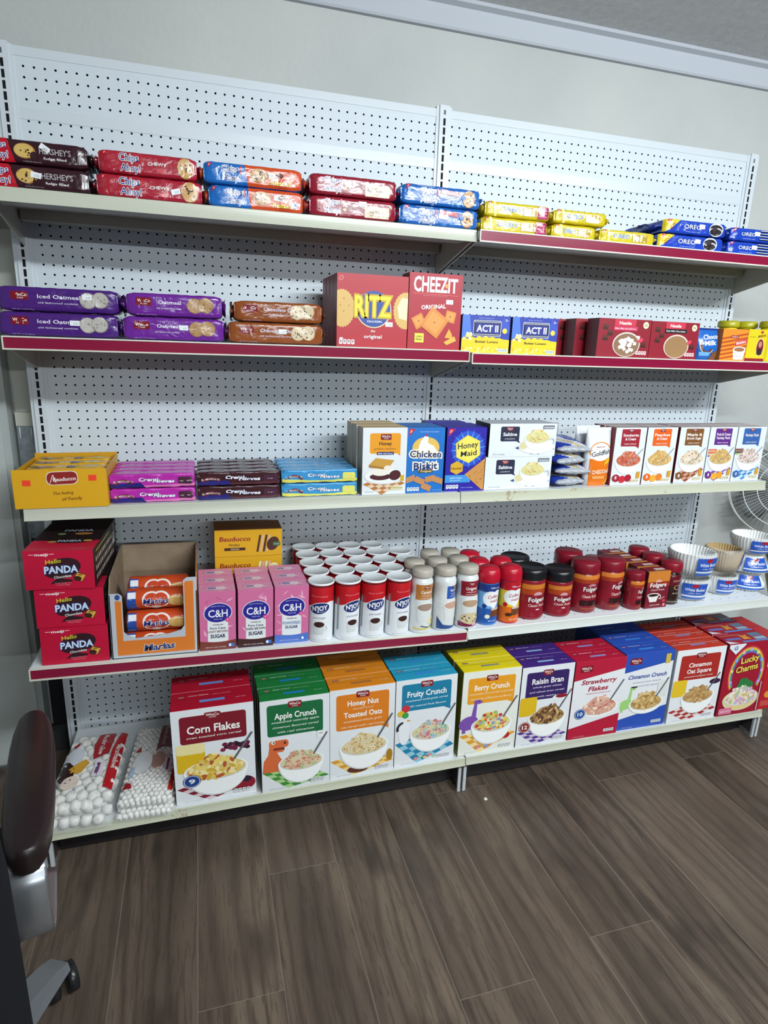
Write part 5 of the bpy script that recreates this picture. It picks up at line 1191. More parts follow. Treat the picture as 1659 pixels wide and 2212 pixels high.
# creamer bottles
BP = [(0, 0), (1.3, 0), (1.38, .15), (1.4, .5), (1.4, 3.6), (1.33, 4.4), (1.28, 5.0), (1.32, 5.6), (1.36, 6.1), (1.3, 6.5), (1.12, 6.85), (1.1, 7.05)]
def creamer(kind):
    a = Art(5.4, 6.0, 'film', 60); c = a.w/2
    col, t1 = {'c': ('#b5773a', ('Caramel',)), 'f': ('#2b55a6', ('French Vanilla',)), 'o': ('#8a1d2c', ('Original',))}[kind]
    a.poly([(c-1.5, 4.0), (c+1.6, 4.0), (c+1.6, 5.9), (c-1.5, 5.9)] if kind != 'f' else [(c-.9, 3.9), (c+1.6, 3.9), (c+1.6, 5.5), (c-.9, 5.5)], col)
    k_ = c+.0 if kind != 'f' else c+.35
    a.winco(k_, 5.55 if kind != 'f' else 5.3, .8); a.text(t1[0], k_, 4.95, 1.6, .36, '#efe9e6', .05); a.text('artificially flavored', k_, 4.5, 1.4, .14, '#e9dcd4', .02); a.text('non-dairy coffee creamer', k_, 4.2, 1.6, .14, '#e9dcd4', .02)
    a.poly([(c-1.0, 1.2), (c+.8, 1.2), (c+1.1, 3.0), (c-1.25, 3.0)], '#d9dcdb'); a.ell(c-.05, 3.05, 1.22, .55, '#e6e8e6'); a.ell(c-.05, 3.05, 1.08, .46, {'c': '#a0887a', 'f': '#c9a08c', 'o': '#b59678'}[kind])
    if kind == 'c': a.ell(c+.9, 1.2, .6, .5, '#e6dfae'); a.ell(c+.9, 1.2, .2, .2, '#d2b95a'); a.line([(c-.6, .7), (c+.5, .4), (c+1.2, .6)], .12, '#3a3f52'); a.rect(c-1.6, 0.2, c+1.6, .42, '#d3c67a')
    if kind == 'f': a.poly([(c-2, 1.6), (c-1.2, .6), (c+.8, .2), (c+.8, .0), (c-2, 0)], '#33508c'); a.ell(c+1.2, 1.0, .4, .3, '#e9e4c0')
    if kind == 'o':
        a.ell(c, 1.1, 1.35, .75, '#cfc09a')
        for _ in range(16): a.ell(c+a.r.uniform(-1.1, 1.1), 1.0+a.r.uniform(-.45, .4), .14, .1, a.r.choice(['#4a3a24', '#8a764a', '#e9dfc0']), 6, up=.05)
        a.L += 1; a.poly([(c-1.6, .0), (c+1.6, .0), (c+1.6, .7), (c, .28), (c-1.6, .7)], '#7c2348'); a.rr(c+.2, .1, c+.9, .4, '#d9a9b8', .1)
    return a
def bottle(name, lbl, cat, X, Y, prof, body, art, lidp, lidc, rz, sdz=0, R=None, bn='bottle', ln='lid', lz=.3, ry=0):
    r = thing(name, lbl, cat, X, Y, Z4(X), rz=rz, ry=ry)
    can(r, prof, body, art, bn, lz, 36, R)
    mb = MB(); mb.lathe(lidp, lidc, 34); mb.build(ln, r); return r
CL = [(1.1, 6.95), (1.24, 6.98), (1.27, 7.1), (1.25, 7.75), (1.18, 7.86), (0, 7.9)]
g_ = 'tan-lidded creamer bottles'
c1 = bottle('creamer_bottle', 'white creamer bottle with brown caramel label, front row', 'creamer', -5.8, -15.35, BP, '#d9dddd|film', creamer('c'), CL, '#b3aca0|plastic', .2, R=1.4, ry=T4); c1['group'] = g_
c2 = bottle('creamer_bottle', 'white creamer bottle with blue vanilla label, front row', 'creamer', -2.75, -15.25, BP, '#d9dddd|film', creamer('f'), CL, '#b3aca0|plastic', .5, R=1.4, ry=T4); c2['group'] = g_
c3 = bottle('creamer_bottle', 'white creamer bottle with dark red original label, front row', 'creamer', .35, -15.2, BP, '#d9dddd|film', creamer('o'), CL, '#b3aca0|plastic', .05, R=1.4); c3['group'] = g_
dup(c1, -5.8, -12.35, Z4(-5.7), 'tan-lidded creamer bottle behind the caramel one', rz=1.2); dup(c2, -2.72, -12.2, Z4(-2.7), 'tan-lidded creamer bottle directly behind the blue vanilla one', rz=.9); dup(c3, .4, -12.1, Z4(.4), 'tan-lidded creamer bottle directly behind the dark red original one', rz=.7)
dup(c2, -2.6, -9.2, Z4(-2.7), 'tan-lidded creamer bottle in the rear row, left of two', rz=.9); dup(c3, .42, -9.2, Z4(.4), 'tan-lidded creamer bottle in the rear row, right of two', rz=.7)
MP = [(0, 0), (1.35, 0), (1.42, .15), (1.42, 1.6), (1.36, 2.4), (1.33, 3.2), (1.38, 4.2), (1.42, 4.9), (1.42, 5.5), (1.36, 5.75)]
def mate(kind):
    a = Art(5.6, 5.3, 'film', 65); c = a.w/2; blue = kind == 'b'
    a.rect(0, 0, a.w, 2.1, '#2458a8' if blue else '#df6a1e'); a.rect(0, 2.0, a.w, 4.3, '#6aa6d8' if blue else '#e6c52a'); a.rect(0, 4.2, a.w, 5.2, '#1e3a80' if blue else '#b5182c')
    a.ell(c-.4, 3.3, 1.0, 1.0, '#e9edf0', rot=.5); a.ell(c+.45, 3.45, .75, .95, '#e9edf0', rot=-.4); a.poly([(c-1.1, 2.9), (c+1.1, 2.9), (c+.15, 1.9)], '#e9edf0')
    a.text('Coffee', c, 3.55, 1.5, .42, '#b3202c', .03, .15, rot=.08); a.text('mate', c+.2, 3.0, 1.15, .36, '#b3202c', .03, .15, rot=.08)
    a.rr(c-.3, .9, c+1.1, 2.0, '#6b4028', .15); a.rect(c-.25, 1.75, c+1.05, 2.0, '#c9b8a8'); a.ell(c-.7, .95, .32, .28, '#e9e4cc') if blue else a.ell(c-.6, 1.0, .45, .25, '#4a2a1c'); a.text('ZERO SUGAR', c, .35, 1.1, .15, '#d9e6f4', .02); a.ell(c-1.15, 2.3, .3, .28, '#1e3a80' if blue else '#b5182c'); a.text('150', c-.2, 4.75, .5, .2, '#e9edf0', .03); a.text('servings', c+.5, 4.72, .8, .12, '#e9edf0', .02)
    return a
ML = [(1.36, 5.5), (1.46, 5.55), (1.48, 5.8), (1.45, 6.6), (1.32, 7.1), (1.1, 7.3), (.9, 7.28), (.85, 7.36), (0, 7.36)]
m1 = bottle('creamer_bottle', 'blue creamer bottle with red flip lid, front row', 'creamer', 3.35, -14.85, MP, '#3d7fc4|film', mate('b'), ML, '#b5122c|plastic', .15, R=1.42, lz=.25)
m2 = bottle('creamer_bottle', 'yellow and orange creamer bottle with red flip lid', 'creamer', 6.3, -15.0, MP, '#c8202c|film', mate('y'), ML, '#b5122c|plastic', .05, R=1.42, lz=.25)
dup(m1, 3.3, -11.85, Z4(3), 'red-lidded creamer bottle directly behind the blue one', rz=.4); dup(m1, 3.35, -8.85, Z4(3), 'red-lidded creamer bottle furthest back, behind the blue one', rz=.9); dup(m2, 6.4, -12.0, Z4(6), 'red-lidded creamer bottle behind the yellow and orange one', rz=.5)
# coffee canisters
def coffee(w, h, small=False):
    a = Art(w, h, 'film', 70); c = w/2
    a.rect(c-w*.3, h*.82, c+w*.3, h*.98, '#c8762e'); a.rect(c-w*.3, h*.66, c+w*.3, h*.84, '#a8401f'); a.rect(c-w*.3, h*.02, c+w*.3, h*.68, '#851a2a')
    a.ell(c, h*.66, h*.14, h*.10, '#c99aa2', a0=0, a1=180); a.text('Folgers', c, h*.53, w*.33, h*.13, '#f2ecea', .05, out='#3a1418', ow=.05); a.text('Classic Roast', c, h*.36, w*.33, h*.08, '#e3cdc6', .02); a.rr(c-.2, h*.22, c+.3, h*.25, '#efe6e2', .03); return a
def fcan(lbl, X, Y, H, rz, R=1.95):
    prof = [(0, 0), (R*.93, 0), (R, .2), (R, .5), (R*.97, .6), (R*.97, H-1.9), (R, H-1.75), (R*.98, H-1.4), (R*.9, H-1.3)]
    a = coffee(2*math.pi*R*.62, H-2.2)
    r = thing('coffee_canister', lbl, 'coffee', X, Y, Z4(X), rz=rz)
    can(r, prof, '#8c1d2e|film', a, 'canister', .35, 40, R)
    mb = MB(); mb.lathe([(R*.92, H-1.45), (R*1.02, H-1.4), (R*1.04, H-1.2), (R*1.0, H-.9), (R*1.03, H-.5), (R*.98, H-.1), (R*.85, H), (R*.8, H-.08), (0, H-.08)], '#15161a|plastic', 40); mb.build('lid', r); return r
f1 = fcan('large red coffee canister with black lid, beside the yellow creamer', 9.75, -14.15, 6.75, .1)
f2 = fcan('large red coffee canister with black lid, right one in the front', 13.85, -14.15, 6.2, -.05)
dup(f1, 9.6, -9.9, Z4(9), 'black-lidded red coffee canister standing behind the left one', rz=.8)
def fjar(lbl, X, Y, H, R, rz):
    prof = [(0, 0), (R*.9, 0), (R*.97, .2), (R*.97, H*.26), (R*.9, H*.36), (R*.9, H*.42), (R*1.0, H*.58), (R*1.02, H*.72), (R*.95, H*.78), (R*.9, H*.82)]
    a = Art(R*4.2, H*.76, 'film', 75); c = a.w/2; h = a.h
    a.rect(c-R*1.5, h*.86, c+R*1.5, h*.99, '#c8782e'); a.rect(c-R*1.5, h*.78, c+R*1.5, h*.88, '#a23a20'); a.ell(c, h*.70, R*.3, h*.07, '#c08a92', a0=0, a1=180); a.text('Folgers', c, h*.62, R*1.25, h*.12, '#f2ecea', .05, out='#3a1418'); a.text('Classic Roast', c, h*.42, R*1.3, h*.07, '#e3cdc6', .02); a.rect(c-R*.8, h*.17, c+R*.8, h*.32, '#331418'); a.rect(c-R*.7, h*.09, c+R*.7, h*.11, '#a8602e')
    r = thing('coffee_jar', lbl, 'coffee', X, Y, Z4(X), rz=rz); can(r, prof, '#861a2a|film', a, 'jar', .15, 40, R)
    mb = MB(); mb.lathe([(R*.9, H*.79), (R*.98, H*.80), (R, H*.82), (R*.99, H*.97), (R*.93, H), (0, H)], '#7e1226|plastic', 40); mb.build('lid', r); return r
j1 = fjar('large red-lidded coffee jar, front left of the pair after the canisters', 17.95, -13.95, 6.85, 1.9, .05); j2 = dup(j1, 21.85, -13.9, Z4(20), 'large red-lidded coffee jar, front right of the pair', rz=.35)
dup(j1, 17.9, -9.9, Z4(18), 'large red-lidded coffee jar behind the left one of the pair', rz=.9)
j3 = fjar('small red-lidded coffee jar in front, left of the coffee carton', 25.15, -15.05, 5.2, 1.3, .5); dup(j3, 22.9, -8.8, Z4(22), 'small red-lidded coffee jar at the back, behind the large pair', rz=.9)
a = Art(3.6, 5.25, 'paper', 77); a.rect(0, 3.6, 3.6, 5.25, '#c87a30'); a.rect(0, 3.1, 3.6, 3.8, '#96301f'); a.ell(1.8, 3.75, .5, .35, '#d9a59a', a0=0, a1=180); a.text('Folgers', 1.8, 3.35, 2.6, .6, '#f2ecea', .05, out='#3a1418'); a.text('Classic Roast', 1.8, 2.65, 2.2, .24, '#e8cfc8', .02); a.ell(1.2, 1.9, 1.0, .3, '#e8e4e0'); a.poly([(.3, 1.85), (2.1, 1.85), (1.8, .9), (.7, .9)], '#e2deda'); a.ell(1.2, 1.88, .82, .2, '#2a1613'); a.arc(2.15, 1.6, .22, .34, -90, 90, '#e2deda'); a.line([(2.4, 1.2), (3.1, 1.6)], .14, '#c9848a'); a.ell(3.0, 1.0, .25, .22, '#b5484e'); a.text('INSTANT COFFEE', 1.6, .45, 1.6, .14, '#ecd9d0', .02); a.ell(3.1, .4, .22, .2, '#d98a8e')
tpb = Art(3.6, 1.9, 'paper', 78); tpb.rr(1.6, .6, 3.2, 1.3, '#cbb6ae', .1); tpb.rect(0, 0, 3.6, .3, '#b98a3a')
cbx = thing('coffee_carton', 'dark red coffee carton with a cup picture, front of its row', 'coffee', 28.15, -16.2, Z4(28))
carton(cbx, 3.55, 5.25, 1.9, '#74182a', a, side='#5a1422', topart=tpb, flap=False, left='#4e1120')
for k in range(4): dup(cbx, 27.9-.3*k, -14.2+2.0*k, Z4(28), 'dark red coffee carton, %s in its row' % ('second', 'third', 'fourth', 'rearmost')[k])
JP = [(0, 0), (1.3, 0), (1.42, .15), (1.4, 1.2), (1.3, 1.8), (1.3, 2.6), (1.42, 3.4), (1.42, 4.1), (1.2, 4.55), (1.15, 4.8)]
a = Art(5.4, 4.3, 'film', 79); c = 2.7; a.rect(c-1.5, 2.4, c+1.6, 4.0, '#5e1420'); a.text('INSTANT', c, 3.2, 1.3, .3, '#c98a86', .03); a.arc(c+.2, 2.2, .45, .6, 30, 300, '#b89068', sy=.6); a.text('decaf', c-.1, 1.4, .9, .25, '#a89888', .02); a.rect(c-1.6, .1, c+1.6, .22, '#8e7f74')
gj = bottle('coffee_jar', 'dark glass coffee jar with red lid, right of the coffee carton', 'coffee', 31.45, -14.5, JP, '#2a1714|film', a, [(1.2, 4.6), (1.38, 4.65), (1.45, 4.8), (1.45, 5.85), (1.35, 6.0), (0, 6.0)], '#861227|plastic', .1, R=1.42, bn='jar')
dup(gj, 30.95, -11.4, Z4(30), 'dark glass coffee jar with red lid, second one behind the front jar', rz=.8); dup(gj, 30.9, -8.3, Z4(30), 'dark glass coffee jar with red lid, third and rearmost', rz=.9)
# coffee filters: stacks of fluted paper cups in clear film with a blue label
def filt(lbl, X, Y, Z, r1=3.15, h=3.0, mat='fluted_paper', rz=0.0, seed=1, lab=True, up=True, lw=4.2):
    r = thing('coffee_filters', lbl, 'coffee filters', X, Y, Z, rz=rz)
    mb = MB(); N = 40
    for k in range(5):
        z0 = .08+k*.16; wv_ = lambda t: .045*math.sin(N*t); q = 1-.012*k
        n = N*4
        def ring(R_, z): return [(R_*q*(1+.05*math.sin(N*t)*(R_/r1))*math.cos(t), R_*q*(1+.05*math.sin(N*t)*(R_/r1))*math.sin(t), z) for t in [2*math.pi*j/n for j in range(n)]]
        zt = h*.86+k*.09-.1
        if up: rr_ = [ring(.01, z0), ring(r1*.74, z0+.02), ring(r1*.86, h*.4), ring(r1*.97, zt)]
        else: rr_ = [ring(r1*.97, z0), ring(r1*.8, h*.5), ring(r1*.6, zt), ring(.01, zt)]
        if k in (0, 4) or not up: mb.loft(rr_, mat, cap=False)
        else: mb.loft([ring(r1*.93, zt-.35), ring(r1*.97, zt)], mat, cap=False)
    mb.build('filter_stack', r)
    mb = MB(); fp = [(r1*.72, .02), (r1*.84, .1), (r1*.97, h*.45), (r1*1.03, h*.9), (r1*.9, h*1.0)] if up else [(r1*.7, .02), (r1*1.03, .15), (r1*1.0, h*.4), (r1*.75, h*.9), (r1*.5, h*1.0)]
    mb.lathe(fp, 'clear_film', 30, wave=lambda t: .02*math.sin(7*t+seed)); mb.build('film_wrap', r)
    if lab:
        a = Art(lw, 1.75, 'film', seed); a.rect(0, .45, lw*.82, 1.75, '#2b57b8'); a.ell(lw*.40, 1.52, .5, .2, '#a3202c'); a.text('White Basket', lw*.42, 1.1, lw*.66, .32, '#dfe6f2', .04); a.text('coffee filters', lw*.42, .72, lw*.45, .16, '#c9d6ee', .02); a.rect(0, 0, lw, .45, '#dfe4e8'); a.poly([(0, 0), (lw, 0), (lw, .2), (0, .3)], '#3c66b8')
        mb = MB()
        def fn(u, v, o):
            z = h*.12+v*h*.74/1.75; R_ = interp(fp, z)*1.015+.02+o; t = -math.pi/2+(u-lw*.5)/r1; return (R_*math.cos(t), R_*math.sin(t), z)
        a.emit(mb, fn, [lw*k/12 for k in range(1, 12)], [1.75*k/6 for k in range(1, 6)]); q = mb.build('printed_band', r); q['label'] = 'blue and white printed band'
    return r
filt('lower pack of white basket coffee filters beside the dark jar', 35.9, -13.1, Z4(36), 3.1, 3.3, rz=-.25, seed=2)
filt('upper pack of white basket coffee filters, its open cups facing up', 36.1, -13.0, Z4(36)+3.45, 3.2, 3.6, rz=.15, seed=3)
filt('lower pack of white coffee filters between the two taller stacks', 42.0, -12.6, Z4(42), 2.55, 2.9, rz=-.1, seed=4, lw=3.6)
filt('pack of natural brown coffee filters stacked on white ones', 42.6, -12.2, Z4(42)+3.1, 2.6, 3.6, 'fluted_brown', rz=.9, seed=5, lw=2.6)
for k, w_ in enumerate(('bottom', 'middle', 'top')):
    filt('pack of white coffee filters at the right end of its shelf, %s of three' % w_, 47.9+.1*k, -11.6, Z4(47)+2.75*k, 2.95, 2.6, rz=-.35+.12*k, seed=6+k, up=(k == 2))
filt('clear bag of white coffee filters behind the dark glass jars', 35.0, -6.6, Z4(35), 2.6, 4.6, rz=0, seed=10, lab=False)

# ================================================================== bottom shelf
def mbag(lbl, X, Y, Z, W, L, H, size, seed, art, rz=0, tilt=0.0, group=None):
    r = thing('marshmallow_bag', lbl, 'marshmallows', X, Y, Z, rz=math.radians(rz), ry=T5L, group=group, rx=tilt)
    R = random.Random(seed)
    def zt(x, y):       # top of the pillow
        u, v = x/(W/2), (y-L/2)/(L/2); e = max(0, 1-abs(u)**4)**.5*max(0, 1-abs(v)**5)**.5
        return H*(.42+.58*e)
    mb = MB(); n = 9; st_ = size*1.02; y = size*.6; row_ = 0
    while y < L-size*.5:
        x = -W/2+size*.55+(st_*.5 if row_ % 2 else 0)
        while x < W/2-size*.45:
            px, py = x+R.uniform(-.1, .1)*size, y+R.uniform(-.12, .12)*size; r_ = size*R.uniform(.46, .54); hh = size*R.uniform(.42, .5)
            M_ = Matrix.Rotation(R.uniform(0, 3.1), 3, 'Z') @ Matrix.Rotation(R.uniform(-.9, .9)+(1.57 if R.random() < .5 else 0), 3, 'X')
            zc = max(size*.62, zt(px, py)-size*.52)
            rg = [[(M_ @ Vector((q*r_*math.cos(2*math.pi*k/n), q*r_*math.sin(2*math.pi*k/n), h_*hh))+Vector((px, py, zc))) for k in range(n)] for h_, q in ((-1, .55), (-.86, .9), (0, 1.03), (.86, .9), (1, .55))]
            mb.loft([[tuple(p) for p in g] for g in rg], 'marshmallow'); x += st_
        y += st_*.9; row_ += 1
    if H > size*1.5:
        for k in range(int(W/size)-1):
            px = -W/2+size*.8+k*size; r_ = size*.48
            mb.loft([[(px+q*r_*math.cos(2*math.pi*j/n), size*.55+q*r_*math.sin(2*math.pi*j/n), size*.5+h_*size*.45) for j in range(n)] for h_, q in ((-1, .55), (-.86, .9), (.86, .9), (1, .55))], 'marshmallow')
    q = mb.build('marshmallows', r); q['kind'] = 'stuff'
    mb = MB(); nx, ny = 16, 26
    def fz(x, y): return zt(x, y)+.05+.04*math.sin(x*4+seed)*math.sin(y*3.1)
    T = [[(-W/2+W*i/nx, L*j/ny, fz(-W/2+W*i/nx, L*j/ny)) for i in range(nx+1)] for j in range(ny+1)]
    for j in range(ny):
        for i in range(nx): mb.add([T[j][i], T[j][i+1], T[j+1][i+1], T[j+1][i]], [(0, 1, 2, 3)], 'clear_film', True)
    fr = [T[0][i] for i in range(nx+1)]
    for i in range(nx): mb.add([(fr[i][0], -.05, .04), (fr[i+1][0], -.05, .04), fr[i+1], fr[i]], [(0, 1, 2, 3)], 'clear_film', True)
    for s_ in (0, nx):
        for j in range(ny): mb.add([(T[j][s_][0], T[j][s_][1], .04), (T[j+1][s_][0], T[j+1][s_][1], .04), T[j+1][s_], T[j][s_]], [(0, 1, 2, 3)], 'clear_film', True)
    mb.build('film', r)
    if art:
        mb = MB(); art.emit(mb, lambda u, v, o: (u*W/art.w-W/2, v*L/art.h, fz(u*W/art.w-W/2, v*L/art.h)+.03+o), [art.w*k/nx for k in range(1, nx)], [art.h*k/ny for k in range(1, ny)]); mb.build('printed_panel', r)
    return r
a = Art(6.2, 12, 'film', 91)
a.poly([(3.4, 6.4), (4.9, 7.4), (5.0, 11.2), (4.6, 11.6), (3.2, 11.2), (3.0, 9)], '#a81c24'); a.poly([(5.3, 2.0), (6.15, 2.0), (6.15, 11.8), (5.5, 11.8), (5.1, 8)], '#b31f26')
a.text('Marshmallows', 4.0, 9.0, 4.0, .55, '#e9e2e0', .04, rot=-1.571); a.winco(4.75, 9.5, .6); a.text('Marshmallows', 5.75, 7.0, 4.0, .5, '#e9e2e0', .04, rot=-1.571)
a.ell(1.2, 7.2, 1.1, 1.6, '#dfe1ea'); a.ell(.9, 4.8, .9, 1.9, '#33191a', rot=.3); a.poly([(1.2, 5.2), (2.6, 6.6), (3.2, 5.9), (2.6, 4.4), (1.6, 4.2)], '#d9a33c'); a.ell(1.8, 3.0, .9, 1.0, '#ecd9cc'); a.poly([(.7, 9.3), (1.3, 9.9), (1.3, 9.2), (.9, 8.8)], '#a3202c')
a.rr(3.8, 3.6, 4.9, 6.0, '#e6dce6', .2); a.rr(4.0, 3.8, 4.4, 5.8, '#6d4a78', .1)
g1_ = 'large marshmallow bags'
m_lo = mbag('clear bag of large marshmallows at the left end, lower one', -44.6, -19.6, Z5(-44.6)+.05, 6.5, 12.0, 1.5, 1.12, 92, None, rz=-3, group=g1_)
m_hi = mbag('clear bag of large marshmallows with red label, upper one at left', -44.7, -19.2, Z5(-44.6)+1.5, 6.3, 12.9, 1.75, 1.12, 93, a, rz=-4, group=g1_)
a = Art(5.8, 12.6, 'film', 94)
a.rr(3.1, 7.6, 5.6, 12.2, '#741822', .1); a.poly([(3.1, 7.8), (3.6, 7.6), (3.1, 7.0)], '#741822'); a.text('Mini', 4.7, 10.9, 1.5, .5, '#c9a6a6', .03, rot=-1.571); a.text('Marshmallows', 3.85, 10.0, 3.9, .5, '#c9a6a6', .03, rot=-1.571); a.ell(5.15, 11.4, .25, .35, '#8e2a32')
a.ell(3.55, 5.4, .95, 1.55, '#e9d9d2'); a.ell(3.55, 5.4, .85, 1.42, '#a98378'); a.ell(1.8, 5.2, 1.1, 1.9, '#dfe2e8'); a.poly([(.6, 7.2), (1.2, 8.0), (1.3, 7.0)], '#a3202c'); a.rect(.6, 3.0, 1.1, 4.5, '#a9c4de'); a.poly([(.2, 1.4), (1.3, 1.4), (1.1, 2.0), (.5, 2.4)], '#a3202c'); a.poly([(5.3, .9), (5.75, .9), (5.75, 8), (5.5, 5)], '#b8281e'); a.rr(4.5, 3.4, 5.2, 5.8, '#dcd0de', .2); a.rr(4.65, 3.6, 4.95, 5.6, '#6d4a78', .1)
mbag('clear bag of mini marshmallows beside the corn cereal, lower one', -38.0, -19.5, Z5(-38), 5.9, 12.4, 1.1, .55, 95, None, rz=-3, group='mini marshmallow bags')
mbag('clear bag of mini marshmallows with dark red label, upper one', -38.0, -19.0, Z5(-38)+1.15, 5.6, 13.8, 1.35, .55, 96, a, rz=-5, group='mini marshmallow bags')

def dino(a, x, y, s, c, kind):
    if kind == 'trex':
        a.poly([(x, y), (x+1.9*s, y), (x+1.9*s, y+1.3*s), (x+1.5*s, y+2.1*s), (x+1.35*s, y+3.0*s), (x+.75*s, y+3.1*s), (x+.6*s, y+2.0*s), (x+.15*s, y+1.3*s)], c); a.rr(x+.7*s, y+2.7*s, x+2.6*s, y+3.55*s, c, .3*s); a.rr(x+1.1*s, y+2.35*s, x+2.2*s, y+2.7*s, '#7a2a22', .1*s); a.rr(x+1.0*s, y+2.2*s, x+2.1*s, y+2.45*s, c, .1*s)
        a.ell(x+1.1*s, y+3.35*s, .2*s, .2*s, '#f0efe6', 10); a.ell(x+1.15*s, y+3.35*s, .09*s, .1*s, '#1a1a1a', 8); a.ell(x+2.25*s, y+3.2*s, .12*s, .16*s, '#4a1c1c', 8)
    else:
        a.ell(x+.9*s, y+.9*s, 1.15*s, .85*s, c, 16, .3); a.poly([(x+1.1*s, y+1.2*s), (x+1.7*s, y+1.0*s), (x+1.75*s, y+3.3*s), (x+1.45*s, y+3.4*s)], c); a.ell(x+1.85*s, y+3.45*s, .5*s, .26*s, c, 14, -.1); a.ell(x+1.95*s, y+3.52*s, .07*s, .07*s, '#1a1a1a', 8); a.rect(x+.2*s, y-.3*s, x+.6*s, y+.4*s, c)
def cereal(title, subs, panel, sdn, nap, bowlargs, extra=None, ph=(7.0, 11.0), style='panel', bg='#dfe3e6', nm2=None, badge=None):
    a = Art(7.85, 11.85, 'paper', sdn)
    if style == 'band':
        a.poly([(0, 9.0), (7.85, 10.2), (7.85, 11.85), (0, 11.85)], panel); a.poly([(0, 0), (7.85, 0), (7.85, 3.2), (0, 1.7)], panel); a.winco(1.7, 10.7, 1.9)
    else:
        if nap: a.napkin(*nap)
        a.rr(.75, ph[0], 7.1, ph[1], panel, .3); a.winco(3.9, ph[1]-.15, 1.55)
        if style == 'panel': a.poly([(6.0, ph[0]+.1), (7.1, ph[0]+.1), (7.1, ph[0]-.45)], panel)
    for t, y, w, h, c, sh, b_ in title: a.text(t, 3.95, y, w, h, c, b_, sh)
    for t, y, w, c in subs: a.text(t, 3.95, y, w, .27, c, .008, .2)
    if extra: extra(a)
    a.bowl(*bowlargs[0], **bowlargs[1])
    if badge:
        x, y, n_, c = badge; a.ell(x, y, .85, .8, c); a.ell(x, y, .78, .73, '#e6e9ec'); a.ell(x, y, .72, .68, c); a.text(n_, x, y, .55 if len(n_) == 1 else .75, .55, '#eef0f2', .05)
    a.text('NET WT 12.25 OZ (347g)', 1.7, .35, 1.7, .12, '#8a8f96' if style != 'band' else '#d9c9cc'); a.facts(5.6, .55, 1.7, 4, '#d9dde0', '#8a8f96')
    return a
def toplabel(title, c, slot, W=7.85, D=3.0):
    a = Art(W, D, 'paper', 3); a.winco(.9, D*.72, .7); a.text(title, 2.6, D*.75, 2.0, .2, '#e6e3de', .03); a.text('ready to eat cereal', 4.9, D*.72, 1.8, .1, '#e6e3de'); a.rr(2.7, D*.30, 5.2, D*.44, slot, .08); a.text('NET WT', 6.8, D*.35, 1.0, .12, '#e6e3de'); return a
def row_(lbl, X0, X1, Yf, H, D, n, art, col, topc, side, tart, names=('front', 'second', 'third', 'rearmost'), pitch=None, rz=0.0, left=None):
    xc = (X0+X1)/2; ry = T5L if xc < 0 else T5R
    r = thing('cereal_box', '%s cereal box, front of its row' % lbl, 'cereal', xc, Yf, Z5(xc), ry=ry, rz=rz)
    carton(r, X1-X0, H, D, col, art, side=side, top=topc, topart=tart, left=left or side)
    for k in range(1, n): dup(r, xc-.04*k, Yf+(pitch or D+.06)*k, Z5(xc), '%s cereal box, %s in its row' % (lbl, names[k]))
    return r
def fruitcup(a):
    a.rr(.3, 4.0, 3.0, 7.6, '#d9b21e', .3); a.rr(.3, 6.3, 3.0, 7.6, '#e9dda0', .3); a.ell(5.9, 6.3, 1.6, .5, '#e9ecec'); a.poly([(4.35, 6.3), (7.45, 6.3), (6.9, 5.2), (4.9, 5.2)], '#dfe3e3')
    for _ in range(26): a.ell(5.9+a.r.uniform(-1.3, 1.3), 6.5+a.r.uniform(-.25, .5), .28, .26, a.r.choice(['#3a1a34', '#6d1a3a', '#8a2240', '#241428']), 8, up=.05)
    a.L += 1; a.ell(6.7, 1.6, 1.1, .9, '#8a1a2c'); a.ell(6.9, 2.1, .5, .4, '#2a1a34')
def corn_extra(a): fruitcup(a)
art = cereal([('Corn Flakes', 9.3, 5.0, .95, '#f2f0ec', 0, .05)], [('oven toasted corn cereal', 8.35, 5.2, '#f2ece6')], '#7a1526', 111,
             ([(.1, 2.0), (3.2, -.0+.05), (7.7, 1.6), (4.4, 3.2)], '#7a1a2e', '#d6c3c8', 6), ((4.0, 3.9, 6.3, ['#dfc05a', '#e9d070', '#cfa83c', '#b5562e', '#efe0a0'], 'flake', 90), dict(fill='#d9c27a')), corn_extra, (7.6, 11.0), 'plain', badge=(1.6, 2.9, '9', '#1f3f86'))
row_('red-topped corn flakes', -34.75, -26.0, -18.45, 11.85, 3.6, 2, art, '#dfe3e6', '#b0122e', '#8c1026', toplabel('Corn Flakes', '', '#6d8fd0', D=3.6), left='#9c1026')
art = cereal([('Apple Crunch', 9.75, 4.7, .75, '#f2f0ec', 0, .05)], [('sweetened naturally apple', 9.0, 5.4, '#e9efe6'), ('cinnamon flavored cereal', 8.35, 5.2, '#e9efe6'), ('with real cinnamon', 7.7, 4.2, '#e9efe6')], '#15663a', 112,
             ([(.05, 2.6), (2.9, .1), (7.8, 1.0), (5.0, 2.8)], '#3f8a3a', '#a9cf8a', 6), ((4.5, 3.4, 5.3, ['#e0b79a', '#d9a58a', '#b9d29a', '#e6c9a8', '#d98a78'], 'ring', 95), dict()), lambda a: (dino(a, .1, 2.6, 1.15, '#d4683a', 'trex'), a.rr(6.4, 6.3, 7.3, 7.2, '#e9ecec', .1), a.text('NO', 6.85, 6.85, .4, .2, '#8a1a2c', .04)), (7.2, 11.2))
row_('green-topped apple crunch', -25.35, -17.5, -18.85, 11.85, 2.75, 3, art, '#dfe3e6', '#1c7a3a', '#125a2c', toplabel('Apple Crunch', '', '#1f7fc8'))
